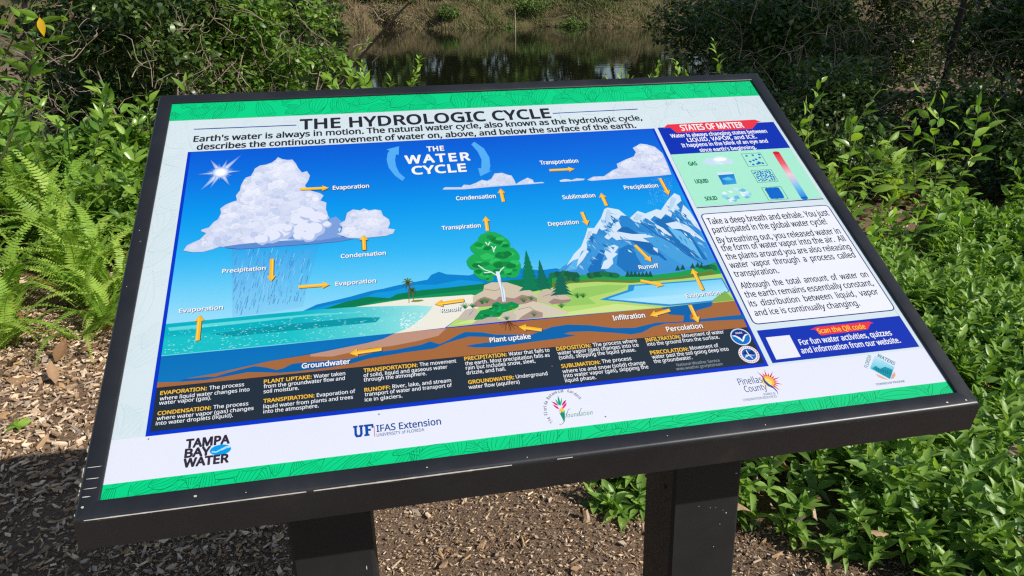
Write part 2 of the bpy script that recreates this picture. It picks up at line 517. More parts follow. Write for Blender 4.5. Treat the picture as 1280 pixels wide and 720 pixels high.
# sun star
a = Art('painted_sun')
cu, cv = P(276, 216)
SKC = lambda v: sk(max(0, min(1, (IV1 - v) / (IV1 - 0.19) * 1.05)))
def ray_(tu, tv, w_, bright):
    L = math.hypot(tu - cu, tv - cv); nx, ny = -(tv - cv) / L * w_, (tu - cu) / L * w_
    mid_ = lambda t, s_: (cu + (tu - cu) * t + nx * s_, cv + (tv - cv) * t + ny * s_)
    wht = pc((236, 246, 255)); mx = lambda f, v: tuple(p * f + q * (1 - f) for p, q in zip(wht, SKC(v)))
    m1 = mid_(.35, 0); e1 = mid_(.25, 1); e2 = mid_(.25, -1)
    for s_, e_ in ((1, e1), (-1, e2)):
        pts = [(cu, cv), m1, e_] if s_ < 0 else [(cu, cv), e_, m1]
        a.poly(pts, None, [wht, mx(.8 * bright, m1[1]), mx(.25 * bright, e_[1])] if s_ < 0 else [wht, mx(.25 * bright, e_[1]), mx(.8 * bright, m1[1])])
        pts = [m1, (tu, tv), e_] if s_ < 0 else [m1, e_, (tu, tv)]
        a.poly(pts, None, [mx(.8 * bright, m1[1]), mx(0, tv), mx(.25 * bright, e_[1])] if s_ < 0 else [mx(.8 * bright, m1[1]), mx(.25 * bright, e_[1]), mx(0, tv)])
    a.up()
for k in range(30):
    aa = 2 * PI * k / 30 + rng.uniform(-.08, .08); L = rng.uniform(.014, .022); ray_(cu + L * math.cos(aa), cv + L * math.sin(aa), .0025, .55)
for (x, y), w_ in (((303, 193), .0036), ((249, 240), .0040), ((288, 234), .0034), ((262, 199), .0036), ((244, 219), .0026), ((304, 214), .0026), ((285, 199), .0028), ((262, 237), .0028)):
    ray_(*P(x, y), w_, 1.0)
ring = [(cu + .0105 * math.cos(2 * PI * k / 20), cv + .0105 * math.sin(2 * PI * k / 20)) for k in range(20)]
for k in range(20):
    q0, q1 = ring[k], ring[(k + 1) % 20]; m0, m1 = [((q[0] + cu) / 2, (q[1] + cv) / 2) for q in (q0, q1)]
    lt_ = pc((250, 252, 255)); ed = tuple(.55 * p + .45 * q for p, q in zip(pc((190, 222, 252)), SKC(cv)))
    a.poly([(cu, cv), m0, m1], None, [lt_] * 3); a.poly([m0, q0, q1, m1], None, [lt_, ed, ed, lt_])
a.build()

def inside(p, poly):
    c = False; n = len(poly)
    for i in range(n):
        a_, b_ = poly[i], poly[i - 1]
        if (a_[1] > p[1]) != (b_[1] > p[1]) and p[0] < (b_[0] - a_[0]) * (p[1] - a_[1]) / (b_[1] - a_[1]) + a_[0]: c = not c
    return c
def cloud(poly, seed, n, r0, r1, name='painted_cloud', dark=(158, 178, 224), mid=(204, 212, 236), light=(238, 240, 250), shade_right=True):
    rg = random.Random(seed)
    a = Art(name); a.poly(poly, mid); a.up(); a.step = 0.000002
    us = [p[0] for p in poly]; vs = [p[1] for p in poly]
    u0, u1, v0, v1 = min(us), max(us), min(vs), max(vs)
    def fits(u, v, r): return all(inside((u + 1.1 * r * math.cos(q), v + 1.1 * r * math.sin(q)), poly) for q in np.linspace(0, 6.28, 9))
    for rs, cnt in ((1.0, n), (.6, int(n * .8)), (.38, int(n * .8))):
        L = []; tries = 0
        while len(L) < cnt and tries < cnt * 20:
            tries += 1
            u = rg.uniform(u0, u1); v = rg.uniform(v0, v1); r = rg.uniform(r0, r1) * rs
            if fits(u, v, r): L.append((u, v, r))
        L.sort(key=lambda t: -t[1] + rg.uniform(-.02, .02))
        for u, v, r in L:
            hi = (v - v0) / (v1 - v0); g_ = .5 + .5 * math.sin(u * 105 + 2 * math.sin(v * 80)) * math.sin(v * 130 + u * 40)
            k_ = min(1, max(0, .08 + .75 * g_ + .35 * hi - .18 * rg.random()))
            lt = tuple(d + (l - d) * k_ for d, l in zip(mid if rs > .5 else tuple((x + y) / 2 for x, y in zip(dark, mid)), light))
            dk = tuple(l + (d - l) * .17 for d, l in zip(dark, lt))
            a.up(); a.disc(u + r * .10, v - r * .14, r, r * .9, dk, 11, jit=.12, rg=rg)
            a.up(); a.disc(u - r * .05, v + r * .10, r * .9, r * .80, lt, 11, jit=.14, rg=rg)
    a.up(); return a
Z = zp(200, 200, 4)
# rain under the storm cloud
a = Art('painted_rain')
rp = Z([(360, 440), (800, 420), (770, 520), (735, 640), (715, 735), (540, 765), (362, 785)])
cols = []
for u, v in rp: cols.append(tuple(x * y for x, y in zip(SKC(v), (.80, .88, .95))))
a.poly(rp, None, cols)
a.up()
rg = random.Random(3)
for k in range(330):
    x = rg.uniform(365, 800); y = rg.uniform(430, 770)
    L = rg.uniform(14, 46); w_ = Z([(x, y), (x - L * .28, y + L)])
    if all(inside(p, rp) for p in w_): a.line(w_, rg.uniform(.0004, .0009), rg.choice([(62, 140, 204), (80, 158, 214), (96, 172, 222), (140, 204, 240)]))
a.build()
big = Z([(118, 455), (135, 430), (165, 415), (200, 400), (232, 368), (205, 358), (210, 350), (245, 340), (270, 312), (290, 300), (305, 270), (302, 245), (330, 225), (365, 210), (385, 205), (380, 180), (400, 155), (405, 130), (418, 105), (430, 90), (455, 82), (468, 60), (475, 45), (500, 30), (530, 25), (560, 15), (580, 0), (590, -12), (612, -2), (640, 2), (662, 0), (680, 20), (690, 40), (710, 65), (735, 58), (750, 80), (742, 105), (725, 130), (740, 150), (770, 160), (800, 168), (818, 180), (802, 205), (832, 215), (830, 250), (838, 270), (838, 310), (862, 315), (885, 330), (905, 345), (895, 375), (910, 395), (900, 410), (780, 420), (640, 430), (500, 440), (400, 447), (340, 442), (300, 435), (260, 450), (215, 462), (160, 463)])
a = cloud(big, 4, 170, .0045, .0125)
a.up()
a.poly(Z([(318, 436), (400, 424), (520, 412), (660, 404), (800, 398), (900, 388), (990, 392), (900, 410), (780, 421), (640, 431), (500, 441), (400, 448), (340, 443)]), (92, 138, 206))
a.up()
a.poly(Z([(640, 400), (660, 360), (690, 330), (700, 300), (720, 330), (760, 345), (800, 330), (830, 320), (850, 296), (880, 286), (920, 320), (890, 350), (912, 384), (800, 405)]), (122, 158, 216))
a.up()
for x, y, r in ((700, 300, 36), (740, 270, 34), (790, 290, 34), (720, 350, 40), (770, 350, 36), (700, 380, 26), (815, 290, 20), (835, 325, 16), (600, 360, 42), (560, 380, 34), (510, 400, 26), (640, 345, 20), (745, 385, 26)):
    u, v = Z([(x, y)])[0]; r = r * .00036
    a.up(.000006); a.disc(u + r * .1, v - r * .12, r, r * .92, (176, 192, 230), 12, jit=.12, rg=rg)
    a.up(.000006); a.disc(u - r * .06, v + r * .12, r * .88, r * .8, (226, 230, 246), 12, jit=.14, rg=rg)
a.build()
small = Z([(884, 372), (905, 365), (912, 340), (898, 322), (925, 305), (935, 268), (965, 250), (1000, 255), (1020, 245), (1045, 255), (1075, 250), (1105, 255), (1115, 280), (1145, 300), (1150, 320), (1140, 345), (1175, 350), (1165, 370), (1130, 382), (1050, 390), (1000, 396), (940, 392)])
cloud(small, 6, 60, .0028, .0075).build()
Z4 = zp(500, 120, 3.765)
cloud(Z4([(200, 438), (212, 430), (290, 430), (300, 418), (330, 420), (360, 408), (385, 395), (410, 400), (430, 390), (445, 365), (480, 362), (510, 372), (525, 375), (540, 400), (545, 415), (570, 400), (600, 385), (625, 395), (630, 408), (670, 405), (680, 410), (620, 415), (540, 420), (430, 428), (300, 440), (205, 441)]), 8, 50, .0015, .0045).build()
rc = Z4([(880, 395), (910, 380), (960, 378), (1000, 350), (1025, 340), (1020, 320), (1060, 300), (1100, 285), (1110, 265), (1095, 245), (1130, 225), (1160, 228), (1200, 240), (1235, 270), (1262, 330), (1277, 370), (1200, 378), (1100, 385), (1000, 392), (900, 400)])
cloud(clampu(rc), 9, 100, .002, .0065).build()
cloud(Z4([(750, 398), (770, 392), (790, 392), (808, 396), (830, 388), (870, 390), (864, 397), (820, 401), (755, 405)]), 10, 18, .0009, .0018).build()

# snow flurry over the right peak
a = Art('painted_snowfall')
for k in range(230):
    x = rg.uniform(1175, 1285); y = rg.uniform(385, 510)
    u, v = Z4([(x - (y - 385) * .12, y)])[0]
    if u < IU1 - .002: a.disc(u, v, .00045, .00045, (130, 190, 240), 5)
a.build()

Zm = zp(640, 220, 3.6); Zt = zp(440, 260, 4.237); Zs = zp(160, 360, 3.6)
# distant blue hills
a = Art('painted_blue_hills')
a.poly(PP([(376.7, 390), (396, 380.8), (412.8, 377), (437.8, 371), (462.8, 364), (479.4, 361), (496.6, 356.8), (534.4, 349.7), (539, 343.8), (548.6, 339.8), (558, 343), (586, 344.5), (596, 341.4), (652.4, 335.5), (676, 338), (695, 335.5), (704, 338), (712, 352), (690, 362), (430, 390)]), (0, 128, 202))
a.up(); a.poly(PP([(376.7, 390), (412, 381), (450, 374), (470, 366), (490, 364), (520, 356), (545, 356), (575, 350), (600, 352), (620, 360), (640, 366), (430, 390)]), (10, 150, 214)); a.build()
a = Art('painted_mountain')
mt = Zm([(205, 432), (225, 410), (265, 385), (280, 350), (310, 320), (330, 270), (340, 235), (370, 235), (400, 190), (415, 150), (430, 143), (480, 152), (530, 190), (565, 158), (600, 170), (650, 150), (670, 155), (700, 110), (730, 78), (755, 90), (775, 115), (925, 400), (940, 430), (860, 440), (700, 455), (400, 460), (230, 455)])
mt = clampu(mt)
a.poly(mt, None, [pc((36, 132, 206)) if v > .29 else pc((60, 150, 216)) for u, v in mt])
a.up()
for pts, col in (
    ([(300, 330), (345, 270), (345, 300), (325, 350), (290, 420), (240, 430), (270, 390)], (88, 178, 232)),
    ([(430, 200), (470, 230), (520, 230), (600, 280), (640, 320), (700, 380), (660, 380), (560, 310), (500, 270), (440, 260)], (20, 104, 178)),
    ([(340, 420), (400, 330), (420, 340), (400, 400), (430, 440), (350, 445)], (22, 112, 188)),
    ([(480, 330), (540, 300), (560, 360), (600, 430), (520, 440), (470, 400)], (26, 116, 190)),
    ([(640, 200), (700, 180), (760, 220), (820, 290), (880, 380), (800, 360), (700, 280)], (24, 110, 182)),
    ([(560, 250), (640, 260), (740, 320), (840, 400), (780, 410), (700, 360), (620, 300)], (70, 160, 220)),
    ([(700, 230), (760, 250), (820, 310), (860, 380), (800, 330), (740, 280)], (104, 186, 234)),
    ([(600, 350), (660, 360), (740, 420), (640, 440)], (60, 148, 214))):
    a.poly(clampu(Zm(pts)), col); a.up(.00001)
a.line(clampu(Zm([(530, 190), (600, 225), (660, 270), (720, 300), (780, 350), (860, 395)])), .0012, (14, 78, 150))
a.build()
a = Art('painted_snow')
for pts in (
    [(245, 405), (280, 350), (310, 320), (330, 270), (340, 235), (370, 235), (400, 190), (415, 150), (430, 143), (480, 152), (515, 180), (490, 178), (478, 195), (460, 186), (450, 215), (432, 206), (428, 238), (405, 246), (392, 236), (380, 262), (362, 258), (352, 290), (336, 292), (338, 330), (312, 340), (300, 372), (276, 380)],
    [(455, 215), (480, 205), (492, 232), (470, 250), (540, 262), (600, 262), (640, 275), (590, 280), (620, 300), (560, 292), (500, 285), (470, 290), (450, 275), (430, 290), (415, 275), (440, 250)],
    [(400, 420), (412, 385), (430, 375), (415, 350), (425, 320), (460, 310), (480, 320), (462, 345), (476, 352), (452, 372), (455, 395), (432, 418)],
    [(530, 190), (565, 158), (600, 170), (650, 150), (670, 155), (700, 110), (730, 78), (755, 90), (762, 112), (740, 130), (755, 150), (725, 158), (715, 185), (690, 172), (670, 195), (640, 180), (620, 200), (600, 190), (575, 215), (548, 205)],
    [(770, 130), (800, 160), (835, 210), (858, 250), (820, 225), (800, 200), (778, 195), (760, 170)],
    [(690, 215), (740, 205), (790, 225), (850, 275), (870, 300), (810, 262), (760, 240), (720, 238)],
    [(300, 370), (330, 330), (345, 340), (318, 380), (290, 410)],
    [(640, 215), (680, 235), (720, 270), (690, 262), (655, 240)]):
    a.poly(clampu(Zm(pts)), (212, 230, 246))
    a.up(.00001)
for base_ in (([(420, 160), (470, 330)], 40), ([(700, 120), (860, 340)], 50), ([(350, 260), (300, 400)], 20), ([(560, 180), (720, 320)], 34)):
    (x0_, y0_), (x1_, y1_) = base_[0]
    for _ in range(base_[1]):
        t_ = rg.random() ** 1.4; x_ = x0_ + (x1_ - x0_) * t_ + rg.uniform(-50, 70) * (.4 + t_); y_ = y0_ + (y1_ - y0_) * t_ + rg.uniform(-10, 30)
        q_ = Zm([(x_, y_), (x_ + rg.uniform(6, 22), y_ + rg.uniform(4, 12)), (x_ + rg.uniform(14, 40), y_ + rg.uniform(14, 30)), (x_ + rg.uniform(0, 10), y_ + rg.uniform(4, 12))])
        if all(inside(p_, mt) for p_ in q_): a.up(); a.poly(q_, rg.choice([(214, 232, 248), (150, 200, 236), (96, 172, 226), (60, 146, 212), (24, 112, 188)]))
a.up()
for pts in ([(430, 150), (445, 160), (440, 200), (425, 230), (420, 190)], [(720, 95), (740, 105), (725, 140), (705, 160), (712, 120)], [(560, 170), (590, 180), (570, 200), (548, 198)], [(345, 250), (360, 250), (350, 280), (335, 285)]):
    a.poly(Zm(pts), (184, 212, 238))
a.build()

# green land
a = Art('painted_green_hills')
a.poly(PP([(398, 389), (430, 378), (460, 371), (487, 373), (496.6, 367.7), (527, 362.8), (558, 360), (605, 354.6), (640, 350), (700, 346), (700, 362), (640, 372), (588, 370), (505, 376), (430, 388)]), (0, 122, 74)); a.up()
a.poly(PP([(440, 386), (470, 377), (500, 374), (540, 368), (600, 362), (640, 362), (600, 370), (505, 376.5)]), (8, 146, 84)); a.up()
a.poly(clampu(PP([(690, 345), (740, 343.5), (800, 346), (850, 340), (880, 333), (900, 327), (915, 350), (851, 354), (785, 359), (690, 362)])), (24, 158, 74)); a.up()
a.poly(clampu(PP([(690, 352), (742, 349), (800, 351), (850, 346), (890, 338), (910, 350), (851, 354), (785, 359), (690, 362)])), (98, 128, 46)); a.build()
a = Art('painted_meadow')
a.poly(clampu(PP([(558, 409.5), (572, 398), (600, 378), (690, 360), (712, 354.5), (745, 352.5), (790, 354), (851, 349), (905, 342), (925, 380), (834, 384.4), (740, 392.5), (690, 397), (640, 401)])), (178, 214, 112)); a.up()
a.poly(PP([(700, 372), (720, 360), (760, 356), (786, 357), (770, 364), (735, 372), (745, 380), (700, 384)]), (150, 200, 96)); a.up()
a.poly(PP([(566, 406), (600, 396), (700, 392), (770, 380), (820, 384.5), (740, 392), (640, 400.6)]), (206, 226, 140)); a.build()

# brown earth cut
SURF = 0.1605
a = Art('painted_earth'); a.rect(IU0, 0.1195, IU1, SURF, (166, 104, 56)); a.build()
a = Art('painted_beach')
a.poly(PP([(400, 389), (430, 386.2), (505, 374.5), (588.7, 368.6), (606, 372), (598, 385), (572, 398), (556, 410), (490, 417.5), (480, 400)]), (236, 232, 218)); a.up()
a.poly(PP([(494, 417), (558, 410.5), (548, 420), (520, 427), (488, 433), (460, 436), (415, 446), (388, 446), (388, 442)]), (190, 146, 124)); a.build()
a = Art('painted_sea')
sea = PP([(207.5, 405.3), (293, 397), (376.7, 388.8), (440, 384.2), (522.6, 382), (541, 383.5), (538, 387.5), (532, 394.5), (520, 404), (506, 413.4), (494, 416.8), (350, 431.5), (201.9, 446.7)])
sea = clampu(sea)
def seac(u, v):
    t = (u - .04) / .28
    base = (0, 176, 190) if v > .185 else (22, 190, 196)
    r = (168, 228, 226)
    t = max(0, min(1, (t - .45) * 1.7))
    return pc(tuple(b + (q - b) * t for b, q in zip(base, r)))
gu = np.linspace(IU0, .335, 26); gv = np.linspace(SURF, .2045, 9)
def shoreu(v):  # right edge of the sea at height v
    pts = sorted([(p[1], p[0]) for p in sea[4:11]])
    return float(np.interp(v, [p[0] for p in pts], [p[1] for p in pts]))
def topv(u):
    pts = sorted([(p[0], p[1]) for p in sea[:6]]); return float(np.interp(u, [p[0] for p in pts], [p[1] for p in pts]))
for i in range(8):
    for j in range(25):
        q = [(gu[j], gv[i]), (gu[j + 1], gv[i]), (gu[j + 1], gv[i + 1]), (gu[j], gv[i + 1])]
        q = [(min(u, shoreu(min(v, topv(u)))), min(v, topv(u))) for u, v in q]
        q2 = [q[0]] + [p for k, p in enumerate(q[1:]) if abs(p[0] - q[k][0]) + abs(p[1] - q[k][1]) > 1e-6]
        if len(q2) >= 3 and abs(sum(q2[k - 1][0] * q2[k][1] - q2[k][0] * q2[k - 1][1] for k in range(len(q2)))) > 1e-7: a.poly(q2, None, [seac(*p) for p in q2])
a.up()
a.poly(PP([(210, 410), (290, 402), (400, 392), (470, 390), (380, 396), (290, 406), (212, 414)]), (96, 214, 218)); a.up()
a.poly(PP([(262, 418), (330, 409), (400, 402), (450, 397), (476, 397), (470, 403), (400, 410), (330, 417), (290, 421)]), (0, 150, 164)); a.up()
for k in range(420):
    t = rg.random(); x = 204 + 290 * t; y = 447 - 30 * t - rg.random() ** 1.3 * 34
    u, v = P(x, y)
    if IU0 + .002 < u < .29 and v > SURF + .001: a.line([(u, v), (u + rg.uniform(.0006, .0028), v + rg.uniform(-.0005, .0005))], .0005, rg.choice([(150, 232, 230), (206, 246, 244), (90, 214, 214)]))
for k in range(70):
    u, v = P(rg.uniform(500, 528), rg.uniform(392, 412)); a.line([(u, v), (u + .002, v + .001)], .0008, (232, 248, 246))
a.build()
a = Art('painted_deep_water')
dp = clampu(PP([(200, 446.7), (494, 416.8), (479, 424), (460, 428.9), (387.8, 443.3), (337.8, 451.7), (310, 457.8), (271, 467), (230.8, 473.9), (224, 477.8), (190, 479)]))
dp[0] = (IU0, SURF); dp[1] = (dp[1][0], SURF)
a.poly(dp, None, [pc((0, 110, 184)) if v > .15 else pc((0, 96, 168)) if v > .138 else pc((10, 118, 186)) for u, v in dp])
a.up(); a.poly([(IU0, SURF), (IU0, SURF - .001), (.15, SURF - .0012), (.27, SURF)], (110, 214, 226))
a.up()
a.poly(PP([(224, 477.8), (230.8, 473.9), (254.4, 471.7), (269.7, 471), (282, 467), (307, 460.6), (318, 458), (332, 459.4), (346, 462.8), (354.4, 460.6), (365.5, 455), (385, 453), (437.8, 449), (468.4, 440.8), (494.7, 437.5), (527.5, 431), (537.4, 427), (549.4, 430.5), (562.5, 424.8), (573, 418.8), (581.6, 415.3), (602.9, 415.8), (619.4, 418.6), (664.2, 418.6), (676, 414), (688.8, 409.3), (708.4, 406.1), (734.7, 406.7), (767.5, 410.4), (793.8, 410), (820, 403.6), (854, 402), (855, 394.9), (836, 393.4), (833, 388.8), (826, 384.9), (891, 377.6), (889, 383.3), (872, 388), (862, 394.5), (863, 399.4), (877, 399.1), (909.7, 395.3), (929, 393.6), (932, 399.5), (898.8, 400.8), (855, 403.6), (833, 404.4), (815.6, 408.8), (802.5, 416), (789.4, 418.3), (767.5, 416.3), (734.7, 414.4), (712.8, 415.2), (705.2, 417.6), (720.5, 419.4), (701.9, 423), (669.7, 427), (650, 430), (615, 434.4), (593, 434.6), (581, 433), (593, 430.6), (612, 428), (640, 424), (605, 421.4), (586.3, 421), (569.8, 425.6), (556, 430), (542.8, 436), (505.6, 441), (461.9, 448.4), (440, 454.6), (410, 460), (368, 465), (349, 466.4), (326.7, 465.6), (310, 465.6), (282, 471), (257, 475.3)]), (0, 98, 168))
a.build()
a = Art('painted_lake')
lk = clampu(PP([(749.7, 375), (759.4, 371.4), (784.4, 363), (785.8, 356.5), (806.7, 355.3), (851, 352), (902.5, 347.8), (912, 364.4), (898, 371.4), (891, 377.5), (870.6, 379.7), (834.4, 383), (806.7, 380.6), (773, 377)]))
a.poly(lk, (36, 142, 208)); a.up()
cu_, cv_ = np.mean([p[0] for p in lk]), np.mean([p[1] for p in lk])
in_ = [(cu_ + (u - cu_) * .93 + .004, cv_ + (v - cv_) * .88) for u, v in lk]
a.poly(in_, None, [pc((120, 208, 244)) if v > cv_ else pc((170, 226, 248)) for u, v in in_])
a.build()
a = Art('painted_lake_bank'); a.poly(clampu(PP([(889, 378.4), (896, 371), (906, 364), (914, 372), (918, 375.4)])), (128, 176, 76)); a.build()

def blobs(art, L, cols, seed, unit):
    art.step = 0.000003
    rg_ = random.Random(seed)
    for (u, v), r in L:
        art.up(.000006); art.disc(u, v, r * unit, r * unit * .95, cols[0], 13, jit=.08, rg=rg_)
    for (u, v), r in L:
        for k in range(3):
            art.up(.000004)
            art.disc(u + rg_.uniform(-.5, .5) * r * unit, v + rg_.uniform(-.4, .5) * r * unit, r * unit * .38, r * unit * .26, cols[1 + k % (len(cols) - 1)], 9, jit=.2, rg=rg_)
# rocks
a = Art('painted_rocks')
for pts, c in (([(640, 470), (695, 440), (700, 410), (740, 395), (820, 395), (900, 420), (950, 440), (985, 465), (980, 500), (880, 512), (640, 527)], (206, 192, 168)),
               ([(650, 500), (700, 470), (760, 490), (780, 470), (860, 480), (900, 460), (980, 478), (980, 500), (880, 512), (645, 527)], (166, 134, 126)),
               ([(985, 465), (1000, 440), (1060, 428), (1110, 450), (1162, 482), (1150, 500), (1060, 512), (990, 500)], (200, 186, 164)),
               ([(1040, 500), (1070, 480), (1110, 488), (1162, 484), (1150, 500), (1060, 512)], (160, 132, 124)),
               ([(850, 560), (880, 520), (960, 495), (1050, 520), (1140, 550), (1145, 560), (1000, 582), (860, 597)], (212, 200, 178)),
               ([(900, 575), (960, 540), (1010, 556), (1010, 580), (880, 594)], (168, 140, 130)),
               ([(555, 592), (600, 540), (650, 530), (672, 552), (640, 592)], (196, 184, 172)),
               ([(635, 617), (680, 580), (760, 575), (792, 600), (640, 619)], (188, 172, 160)),
               ([(785, 590), (800, 555), (850, 550), (872, 572), (860, 597), (790, 602)], (200, 188, 172))):
    a.poly(Zt(pts), c); a.up(.00001)
for pts in ([(700, 430), (760, 440), (800, 420)], [(1010, 470), (1060, 455), (1090, 470)], [(880, 540), (940, 525), (960, 540)], [(640, 545), (620, 570)]):
    a.line(Zt(pts), .0006, (140, 110, 104))
a.build()
def pine(pts_apex, base, half, col, n=7):
    a = Art('painted_pine'); L = []; R = []
    ax, ay = pts_apex; bx, by = base
    for k in range(n):
        t = (k + 1) / n
        x = ax + (bx - ax) * t; y = ay + (by - ay) * t
        L.append((x - half * t, y + 4)); L.append((x - half * t * .55, y - 2))
        R.append((x + half * t, y)); R.append((x + half * t * .55, y - 6))
    a.poly(Zt([(ax, ay)] + L + R[::-1]), col); a.build()
a = Art('painted_bushes')
for x, y, rx, ry in ((235, 450, 62, 20), (410, 450, 66, 18), (900, 415, 42, 14), (260, 470, 40, 14)):
    for k in range(9):
        a.up(.000005)
        u, v = clampu(Zm([(x + rx * (k - 4) / 4.6, y - ry * .5 * (1 - abs(k - 4) / 5))]))[0]
        a.disc(min(u, IU1 - .006), v, rx * .0003 * .24, ry * .0003 * .85, rg.choice([(18, 92, 60), (26, 112, 66)]), 10, jit=.15, rg=rg)
a.build()['kind'] = 'stuff'
for x in range(520, 625, 17): 
    b = Art('painted_distant_pine'); b.poly(Zm([(x, 428 + rg.randint(-3, 3)), (x - 12, 455), (x + 12, 454)]), (14, 84, 62)); b.build()
for x, y in ((745, 402), (768, 398), (812, 392), (835, 388), (852, 392)):
    b = Art('painted_distant_pine'); b.poly(Zm([(x, y), (x - 12, y + 25), (x + 12, y + 24)]), (14, 84, 62)); b.build()
pine((1098, 335), (1110, 465), 62, (14, 100, 82))
pine((992, 275), (1015, 435), 42, (10, 108, 84))
pine((922, 225), (945, 440), 62, (4, 122, 82), 9)
a = Art('painted_birch_crown')
blobs(a, [(Zt([(x, y)])[0], r) for x, y, r in ((735, 168, 46), (790, 195, 38), (690, 212, 42), (750, 238, 66), (822, 255, 46), (672, 290, 46), (740, 292, 56), (832, 305, 46), (700, 338, 40), (850, 345, 26), (760, 175, 42), (725, 372, 18), (790, 330, 40))],
      [(24, 168, 78), (44, 190, 92), (10, 140, 62), (6, 122, 54)], 4, .00034)
a.build()
a = Art('painted_birch_trunk')
a.poly(Zt([(760, 338), (780, 338), (792, 400), (808, 440), (814, 497), (796, 499), (788, 440), (774, 395)]), (222, 236, 248)); a.up()
for pts in ([(772, 362), (735, 340), (700, 328), (668, 305)], [(776, 350), (790, 328), (806, 314)], [(735, 342), (700, 345)], [(752, 236), (745, 210), (738, 205)], [(750, 225), (762, 205)], [(716, 195), (706, 182)], [(720, 200), (730, 182)]):
    a.line(Zt(pts), .0014, (222, 240, 240))
a.flush(); a.line(Zt([(786, 380), (794, 420), (800, 460), (806, 495)]), .0008, (150, 170, 190))
a.build()
a = Art('painted_shrub')
a.poly(Zt([(645, 595), (660, 570), (680, 545), (705, 540), (740, 530), (745, 508), (770, 498), (790, 508), (820, 505), (845, 497), (885, 512), (880, 528), (850, 540), (800, 556), (782, 578), (720, 580), (690, 592)]), (8, 142, 72)); a.up()
for k in range(26):
    u, v = Zt([(rg.uniform(670, 860), rg.uniform(515, 575))])[0]
    if inside((u, v), Zt([(645, 595), (680, 545), (745, 508), (790, 508), (885, 512), (850, 540), (782, 578), (690, 592)])): a.up(.000004); a.disc(u, v, .0022, .0014, rg.choice([(24, 168, 84), (4, 112, 58)]), 8, jit=.2, rg=rg)
a.build()
a = Art('painted_grass_tufts')
for x, y, s in ((600, 535, 32), (640, 530, 26), (690, 510, 34), (715, 505, 28), (910, 500, 30), (950, 490, 26), (965, 575, 24), (1110, 530, 26), (1195, 478, 30), (1225, 476, 26), (820, 595, 22), (840, 540, 16)):
    for k in range(7):
        aa = PI / 2 + (k - 3) * .28
        a.line(Zt([(x, y), (x + s * math.cos(aa) * .6, y - s * math.sin(aa) * .6), (x + s * math.cos(aa) * 1.2, y - s * math.sin(aa))]), .0010, rg.choice([(60, 140, 60), (96, 160, 60), (30, 120, 66)]), taper=True)
a.build()['kind'] = 'stuff'
def palm(tx, ty, bx, by, s):
    a = Art('painted_palm'); a.line(Zt([(bx, by), ((bx + tx) / 2 + 2, (by + ty) / 2), (tx, ty)]), .0008, (120, 96, 60)); a.up()
    for k in range(9):
        aa = k * 2 * PI / 9 + .2
        a.line(Zt([(tx, ty), (tx + s * .6 * math.cos(aa), ty - s * .6 * math.sin(aa) - 5), (tx + s * math.cos(aa), ty - s * math.sin(aa) + 6)]), .0022, rg.choice([(66, 96, 48), (96, 110, 50), (44, 84, 50)]), taper=True)
    a.build()
palm(296, 398, 302, 505, 34); palm(318, 440, 326, 496, 24)
a = Art('painted_islet'); a.disc(*Zt([(346, 493)])[0], .0075, .0016, (120, 140, 60)); a.build()
a = Art('painted_roots')
for k in range(11):
    aa = -PI * (.12 + .76 * k / 10); L = rg.uniform(26, 44)
    pts = [(828, 600)]
    for q in range(4):
        x, y = pts[-1]; pts.append((x + L / 3.2 * math.cos(aa + rg.uniform(-.4, .4)) * 1.3, y - L / 3 * math.sin(aa + rg.uniform(-.4, .4))))
    a.line(Zt(pts), .0009, (98, 54, 34), taper=True)
a.build()

# definitions
a = Art('definitions_panel'); a.rect(IU0, IV0, IU1, 0.1197, CHAR); a.build()
def defn(head, hx0, hy0, hx1, hy1, fx0=None, fy0=None, fx1=None, fy1=None, first=None, rest=()):
    a = Art('definition_lettering')
    TX(a, head, hx0, hy0, hx1, hy1, 4.5, YEL, bold=.022)
    if first: TX(a, first, fx0, fy0, fx1, fy1, 4.5, WH, bold=.008)
    for t, x0, y0, x1, y1 in rest: TX(a, t, x0, y0, x1, y1, 4.5, WH, bold=.008)
    a.build()
defn('EVAPORATION:', 200.3, 493.8, 258.3, 488.1, 261.4, 487.3, 305.1, 483, 'The process', (('where liquid water changes into', 199.7, 500.8, 311.9, 489.2), ('water vapor (gas).', 198.8, 506.5, 263.8, 499.5)))
defn('CONDENSATION:', 197, 519.2, 263.6, 512.2, 266.6, 511.5, 310.4, 506.7, 'The process', (('where water vapor (gas) changes', 196, 525.5, 317, 512.8), ('into water droplets (liquid).', 194.7, 531.9, 291.1, 521.4)))
defn('PLANT UPTAKE:', 330, 479.8, 389.4, 473.3, 392.2, 473, 431.6, 469.1, 'Water taken', (('from the groundwater flow and', 329.6, 485.7, 431.1, 475), ('soil moisture.', 329.6, 492, 373.6, 487.3)))
defn('TRANSPIRATION:', 329.4, 503.9, 392.9, 496.9, 396.1, 496.2, 444.3, 491.6, 'Evaporation of', (('liquid water from plants and trees', 329.2, 511.1, 441.2, 498.4), ('into the atmosphere.', 329.2, 517, 398.3, 509.6)))
defn('TRANSPORTATION:', 454.7, 465.7, 522, 458.7, 524.7, 458.3, 570.4, 453.3, 'The movement', (('of solid, liquid and gaseous water', 454.7, 472.1, 559.4, 460.5), ('through the atmosphere.', 454.9, 477.8, 533, 468.6)))
defn('RUNOFF:', 455.8, 490, 487.7, 486.5, 490.8, 485.6, 564, 477.8, 'River, lake, and stream', (('transport of water and transport of', 456.2, 495.9, 565.1, 483.4), ('ice in glaciers.', 456.2, 502.3, 503, 497)))
